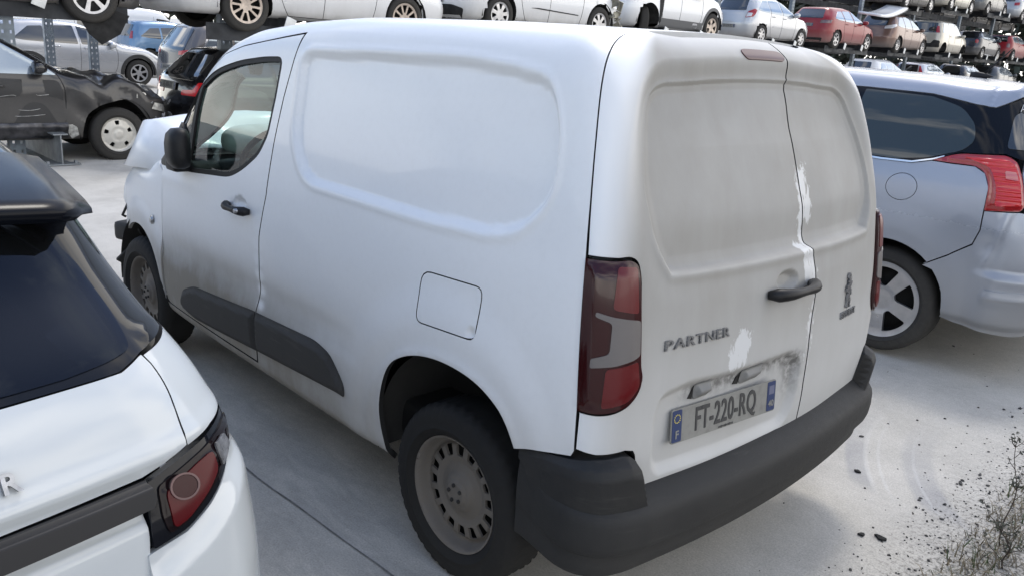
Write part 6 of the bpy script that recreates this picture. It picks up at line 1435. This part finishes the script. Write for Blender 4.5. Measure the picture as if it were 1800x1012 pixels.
# ---------------------------------------------------------------- ground: concrete slab, verge, litter
def concrete():
    m, nt, b = nmat('pale_concrete'); pset(b, rough=.85, spec=.3)
    tc = node(nt, 'ShaderNodeTexCoord'); sx = node(nt, 'ShaderNodeSeparateXYZ'); nt.links.new(tc.outputs['Object'], sx.inputs[0]); X, Y = sx.outputs[0], sx.outputs[1]
    big = noise(nt, .55, 5, .6); mid = noise(nt, 2.6, 6, .65, dist=.4); fine = noise(nt, 26, 5, .7); grain = noise(nt, 210, 2, .6)
    sweep = noise(nt, 3.0, 5, .6, stretch=(1.0, 3.2, 1), dist=1.2)
    c = mixc(nt, ramp(nt, big, [(.3, 0), (.7, 1)]), (.435, .415, .37), (.565, .54, .49))
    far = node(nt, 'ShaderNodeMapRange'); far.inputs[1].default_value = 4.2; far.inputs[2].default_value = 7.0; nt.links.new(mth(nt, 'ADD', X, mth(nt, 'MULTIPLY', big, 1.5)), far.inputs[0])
    c = mixc(nt, mth(nt, 'MULTIPLY', far.outputs[0], .45), c, (.62, .61, .58))  # sunlit floor beyond the van painted in as paler concrete
    c = mixc(nt, mth(nt, 'MULTIPLY', ramp(nt, mid, [(.40, 0), (.66, 1)]), .5), c, (.325, .31, .28))
    c = mixc(nt, mth(nt, 'MULTIPLY', ramp(nt, fine, [(.45, 0), (.72, 1)]), .4), c, (.58, .56, .515))
    c = mixc(nt, 1.0, c, ramp(nt, noise(nt, 130, 3, .7), [(.3, .74), (.7, 1.17)]), 'MULTIPLY')
    # dirt brushed about beside the van, where wheels have carried it
    yb = node(nt, 'ShaderNodeMapRange'); yb.inputs[1].default_value = .25; yb.inputs[2].default_value = .95; nt.links.new(Y, yb.inputs[0])
    ye = node(nt, 'ShaderNodeMapRange'); ye.inputs[1].default_value = 2.0; ye.inputs[2].default_value = 1.0; nt.links.new(Y, ye.inputs[0])
    band = mth(nt, 'MULTIPLY', yb.outputs[0], ye.outputs[0])
    dirt = mth(nt, 'MULTIPLY', band, ramp(nt, sweep, [(.40, 0), (.56, 1)]))
    c = mixc(nt, mth(nt, 'MULTIPLY', dirt, .30), c, (.24, .235, .225))
    # two curved wet tyre tracks behind the right corner
    d = node(nt, 'ShaderNodeVectorMath', operation='DISTANCE'); nt.links.new(tc.outputs['Object'], d.inputs[0]); d.inputs[1].default_value = (-2.12, -2.09, 0)
    D = d.outputs['Value']
    def bandf(a, b_, s):
        r = ramp(nt, mth(nt, 'MULTIPLY', mth(nt, 'SUBTRACT', D, 1.2), 1.0), [(max(0, a-1.2-s), 0), (a-1.2, 1), (b_-1.2, 1), (b_-1.2+s, 0)]); return r
    yr = node(nt, 'ShaderNodeMapRange'); yr.inputs[1].default_value = -2.3; yr.inputs[2].default_value = -1.25; nt.links.new(Y, yr.inputs[0])
    y2 = node(nt, 'ShaderNodeMapRange'); y2.inputs[1].default_value = -1.0; y2.inputs[2].default_value = -1.12; nt.links.new(Y, y2.inputs[0])
    side_ = node(nt, 'ShaderNodeMath', operation='GREATER_THAN'); nt.links.new(X, side_.inputs[0]); side_.inputs[1].default_value = -1.5
    rng_ = mth(nt, 'MULTIPLY', mth(nt, 'MULTIPLY', mth(nt, 'POWER', yr.outputs[0], 1.6), y2.outputs[0]), side_.outputs[0])
    dk = mth(nt, 'MAXIMUM', bandf(1.75, 1.82, .02), bandf(1.44, 1.55, .03))
    wet = mth(nt, 'MULTIPLY', mth(nt, 'MULTIPLY', dk, rng_), mth(nt, 'ADD', .12, mth(nt, 'MULTIPLY', mid, .6)))
    c = mixc(nt, wet, c, (.24, .245, .265))
    lt = mth(nt, 'MULTIPLY', mth(nt, 'MAXIMUM', bandf(1.728, 1.742, .008), mth(nt, 'MAXIMUM', bandf(1.672, 1.680, .006), bandf(1.51, 1.518, .006))), rng_)
    c = mixc(nt, mth(nt, 'MULTIPLY', lt, .22), c, (.66, .66, .65))
    # soil washed onto the slab next to the verge
    sv = node(nt, 'ShaderNodeMapRange'); sv.inputs[1].default_value = -.80; sv.inputs[2].default_value = -1.25; nt.links.new(X, sv.inputs[0])
    sp = noise(nt, 55, 4, .75)
    c = mixc(nt, mth(nt, 'MULTIPLY', sv.outputs[0], ramp(nt, mth(nt, 'ADD', sp, mth(nt, 'MULTIPLY', sv.outputs[0], .08)), [(.54, 0), (.64, 1)])), c, (.10, .095, .085))
    spk = noise(nt, 95, 3, .8)
    c = mixc(nt, ramp(nt, spk, [(.69, 0), (.74, .8)]), c, (.16, .155, .15))
    # hairline cracks
    v = node(nt, 'ShaderNodeTexVoronoi', feature='DISTANCE_TO_EDGE'); v.inputs['Scale'].default_value = .75
    mpv_ = node(nt, 'ShaderNodeMapping'); wob = mixc(nt, .06, tc.outputs['Object'], noise(nt, 3, 4), 'ADD'); nt.links.new(wob, v.inputs['Vector'])
    c = mixc(nt, mth(nt, 'MULTIPLY', ramp(nt, v.outputs['Distance'], [(0, 1), (.003, 0)]), .10), c, (.2, .2, .19))
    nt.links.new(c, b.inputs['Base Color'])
    nt.links.new(ramp(nt, mid, [(.3, .92), (.7, .74)]), b.inputs['Roughness'])
    h = mth(nt, 'ADD', mth(nt, 'MULTIPLY', grain, .3), mth(nt, 'ADD', mth(nt, 'MULTIPLY', fine, .5), mth(nt, 'MULTIPLY', sweep, 1.2)))
    bump(nt, b, h, .35, .006); return m
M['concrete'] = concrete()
def ground():
    xs = np.concatenate([[-600, -200, -60, -20, -8, -4], np.arange(-2, 4.01, .5), [6, 9, 14, 20, 30, 60, 200, 600]]); ys = np.concatenate([[-600, -200, -80, -60, -45, -30, -20, -14, -10, -8], np.arange(-6, 4.01, .5), [6, 10, 20, 60, 200, 600]])
    V = [(x, y, .021*max(0, min(-y, 60)-9) if x > 4 else 0) for x in xs for y in ys]; n = len(ys)
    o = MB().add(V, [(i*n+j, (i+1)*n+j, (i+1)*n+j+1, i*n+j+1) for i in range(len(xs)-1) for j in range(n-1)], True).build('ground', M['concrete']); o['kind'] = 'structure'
ground()
# sawn joint between two slabs, a shallow dirt-filled groove
rg = np.random.default_rng(21); pts = []
for i in range(90):
    x = -6+12*i/89; pts.append((x, 1.05+.056*(x-.118)/1.12+rg.normal(0, .003)))
mb = MB(); V = []
for i, (x, y) in enumerate(pts): w = .0035*(.6+.8*rg.random()); V += [(x, y-w, .004), (x, y+w, .004)]
mb.add(V, [(2*i, 2*i+1, 2*i+3, 2*i+2) for i in range(89)]); o = mb.build('slab_joint', simple('joint_dirt', (.15, .145, .14), .95, var=.5, vscale=30)); o['kind'] = 'structure'
mb = MB(); V = []; pts = [(-2.6+.1*i, -2.9+.03*math.sin(i*.7)+.02*rg.normal()) for i in range(70)]
# verge: a low bank of dark soil
def sst(a, b, x): t = max(0, min(1, (x-a)/(b-a))); return t*t*(3-2*t)
def verge_h(x, y):
    e = -1.275+.06*math.sin(y*3.1)+.03*math.sin(y*8.7+1)
    d = e-x; return -.03+.10*sst(0, .25, d)+.35*sst(.2, 2.2, d)+(.018*math.sin(x*23+y*17)+.02*math.sin(x*9-y*13))*sst(0, .2, d)*sst(1.0, .7, d)
def sst(a, b, x): t = max(0, min(1, (x-a)/(b-a))); return t*t*(3-2*t)
xs = np.concatenate([np.arange(-1.12, -2.2, -.035), [-2.5, -3, -4, -5.2]]); ys = np.concatenate([[-9, -6, -4.5], np.arange(-3.4, .3, .05), [.8, 1.1]])
V = [(x, y, verge_h(x, y)-(.2 if y > .1 else 0)*sst(.1, .8, y)*1.0) for x in xs for y in ys]; n = len(ys)
M['soil'] = simple('dark_soil', (.055, .047, .038), .95, var=.6, vscale=22, bumps=.8, bscale=60)
o = MB().add(V, [(i*n+j, (i+1)*n+j, (i+1)*n+j+1, i*n+j+1) for i in range(len(xs)-1) for j in range(n-1)], True).build('soil_verge', M['soil']); o['kind'] = 'structure'
# dead grass and leaf litter on the verge
def grass():
    rg = np.random.default_rng(31); Vg, Fg, mi = [], [], []
    for i in range(2600):
        x = -1.20-abs(rg.normal(0, .35)); y = rg.uniform(-2.9, -.45)
        if rg.random() < .3: x = rg.uniform(-1.34, -1.14)
        z = max(verge_h(x, y), .0); L = rg.uniform(.02, .10); a = rg.uniform(0, 2*pi); lean = rg.uniform(.3, 1.5); w = rg.uniform(.0012, .0035)
        dx, dy = math.cos(a), math.sin(a); o_ = len(Vg)
        for t in (0, .5, 1):
            r = L*(t*math.sin(lean*t+.2)); h = L*t*math.cos(lean*t)
            q = w*(1-t*.9); Vg += [(x+dx*r-dy*q, y+dy*r+dx*q, z+max(h, .002)), (x+dx*r+dy*q, y+dy*r-dx*q, z+max(h, .002))]
        Fg += [(o_, o_+1, o_+3, o_+2), (o_+2, o_+3, o_+5, o_+4)]; g = 0 if rg.random() < .85 else 1; mi += [g, g]
    me = mesh('dry_grass', Vg, Fg, False, [simple('straw', (.17, .14, .09), .8, var=.4, vscale=9), simple('grass_green', (.045, .075, .022), .7, var=.3)], mi)
    o = bpy.data.objects.new('dry_grass', me); COL.objects.link(o); o['kind'] = 'stuff'; o['label'] = 'dry grass and litter on the dark verge'; o['category'] = 'grass'
grass()
def pebbles():
    rg = np.random.default_rng(41); Vg, Fg = [], []
    base = [(1, 1, 1), (1, -1, -1), (-1, 1, -1), (-1, -1, 1)]
    ico = bmesh.new(); bmesh.ops.create_icosphere(ico, subdivisions=1, radius=1); P = [v.co.copy() for v in ico.verts]; ico.verts.index_update(); Fi = [[v.index for v in f.verts] for f in ico.faces]; ico.free()
    for i in range(900):
        t = rg.random()
        x = -1.2+abs(rg.normal(0, .17)) if t < .8 else rg.uniform(-1.2, .3); y = rg.uniform(-2.8, .15) if t < .8 else rg.uniform(-4.2, .1)
        if t >= .8 and rg.random() < .55: continue
        s_ = rg.lognormal(-5.75, .5); s_ = min(s_, .014); o_ = len(Vg); a = rg.uniform(0, 6.28); sc = rg.uniform(.6, 1.4, 3); sc[2] *= .6
        for p in P:
            q = Vector((p.x*sc[0], p.y*sc[1], p.z*sc[2]))*s_*(1+.25*rg.normal()*.5); Vg.append((x+q.x*math.cos(a)-q.y*math.sin(a), y+q.x*math.sin(a)+q.y*math.cos(a), max(.0, s_*.4+q.z)))
        Fg += [tuple(k+o_ for k in f) for f in Fi]
    me = mesh('gravel', Vg, Fg, False); o = link('gravel', me, simple('dark_gravel', (.055, .053, .05), .9, var=.6, vscale=40)); o['kind'] = 'stuff'; o['label'] = 'scattered dark grit on the concrete by the verge'; o['category'] = 'gravel'
pebbles()
# a few bigger crumbs of debris on the slab
for i, (x, y, s, lab) in enumerate(((-.92, -.66, .024, 'dark flat crumb of debris below the bumper, nearest the verge'), (.05, -2.78, .03, 'dark flat scrap lying on the slab beside the parked estate'), (-.60, -1.15, .016, 'small black crumb beside the tyre tracks'), (-.86, -.62, .015, 'small black crumb just above the larger flat one'))):
    rg = np.random.default_rng(i+2); mb = MB(); P = [(s*(1+.3*rg.normal())*math.cos(a), s*.6*(1+.3*rg.normal())*math.sin(a)) for a in np.linspace(0, 2*pi, 9)[:-1]]
    mb.prism(P, .002, .010, Matrix.Translation((x, y, 0)) @ Matrix.Rotation(i*1.3, 4, 'Z')); o = mb.build('debris', M['under']); o['label'] = lab; o['category'] = 'debris'
# bare weed stalks
def weed(x, y, h, lean, lab, seed):
    rg = np.random.default_rng(seed); z0 = max(verge_h(x, y), 0)-.01; mb = MB(); lf = MB(); pts = [Vector((x+lean[0]*t*t*h+.012*math.sin(t*9), y+lean[1]*t*t*h+.01*math.cos(t*7), z0+h*t)) for t in np.linspace(0, 1, 12)]
    mb.tube(pts, [.0036*(1-.7*t) for t in np.linspace(0, 1, 12)], 5)
    for i in range(16):
        k = rg.integers(2, 11); p = pts[k]; a = rg.uniform(0, 2*pi); L = rg.uniform(.04, .12)*(1.2-k/14); q = [p, p+Vector((math.cos(a)*L*.5, math.sin(a)*L*.5, L*.45)), p+Vector((math.cos(a)*L*.8, math.sin(a)*L*.8, L*1.0))]
        mb.tube(q, [.002, .0015, .0008], 4)
        for j in range(4):
            c = q[1]+(q[2]-q[1])*rg.random()+Vector(rg.normal(0, .006, 3)); b = rg.uniform(0, 6.28); w = rg.uniform(.006, .013)
            lf.add([c, c+Vector((math.cos(b)*w, math.sin(b)*w, .004)), c+Vector((math.cos(b+.6)*w*1.8, math.sin(b+.6)*w*1.8, -.003)), c+Vector((math.cos(b+1.2)*w, math.sin(b+1.2)*w, .003))], [(0, 1, 2, 3)])
    t_ = thing('weed', lab, 'plant', (0, 0, 0), 0, 'dead weeds on the verge')
    mb.build('stalk', simple('weed_stalk', (.06, .045, .035), .8) if 'weed_stalk' not in bpy.data.materials else bpy.data.materials['weed_stalk'], t_); lf.build('foliage', bpy.data.materials.get('weed_leaf') or simple('weed_leaf', (.04, .045, .03), .8), t_)
weed(-1.265, -1.03, .46, (.10, -.18), 'tall thin dead weed leaning out of the verge', 1)
weed(-1.33, -.86, .20, (.2, .1), 'short dead weed at the lower corner of the verge', 2)
weed(-1.36, -1.55, .28, (.1, .25), 'bushy dead weed at the right edge of the frame', 3)
mb = MB(); 
for i in range(5):
    a = .2+i*.5; mb.tube([(-1.22+.05*i, -.98+.09*math.cos(i), .03), (-1.12-.03*i, -1.1+.1*math.sin(i*2), .05)], .004, 5)
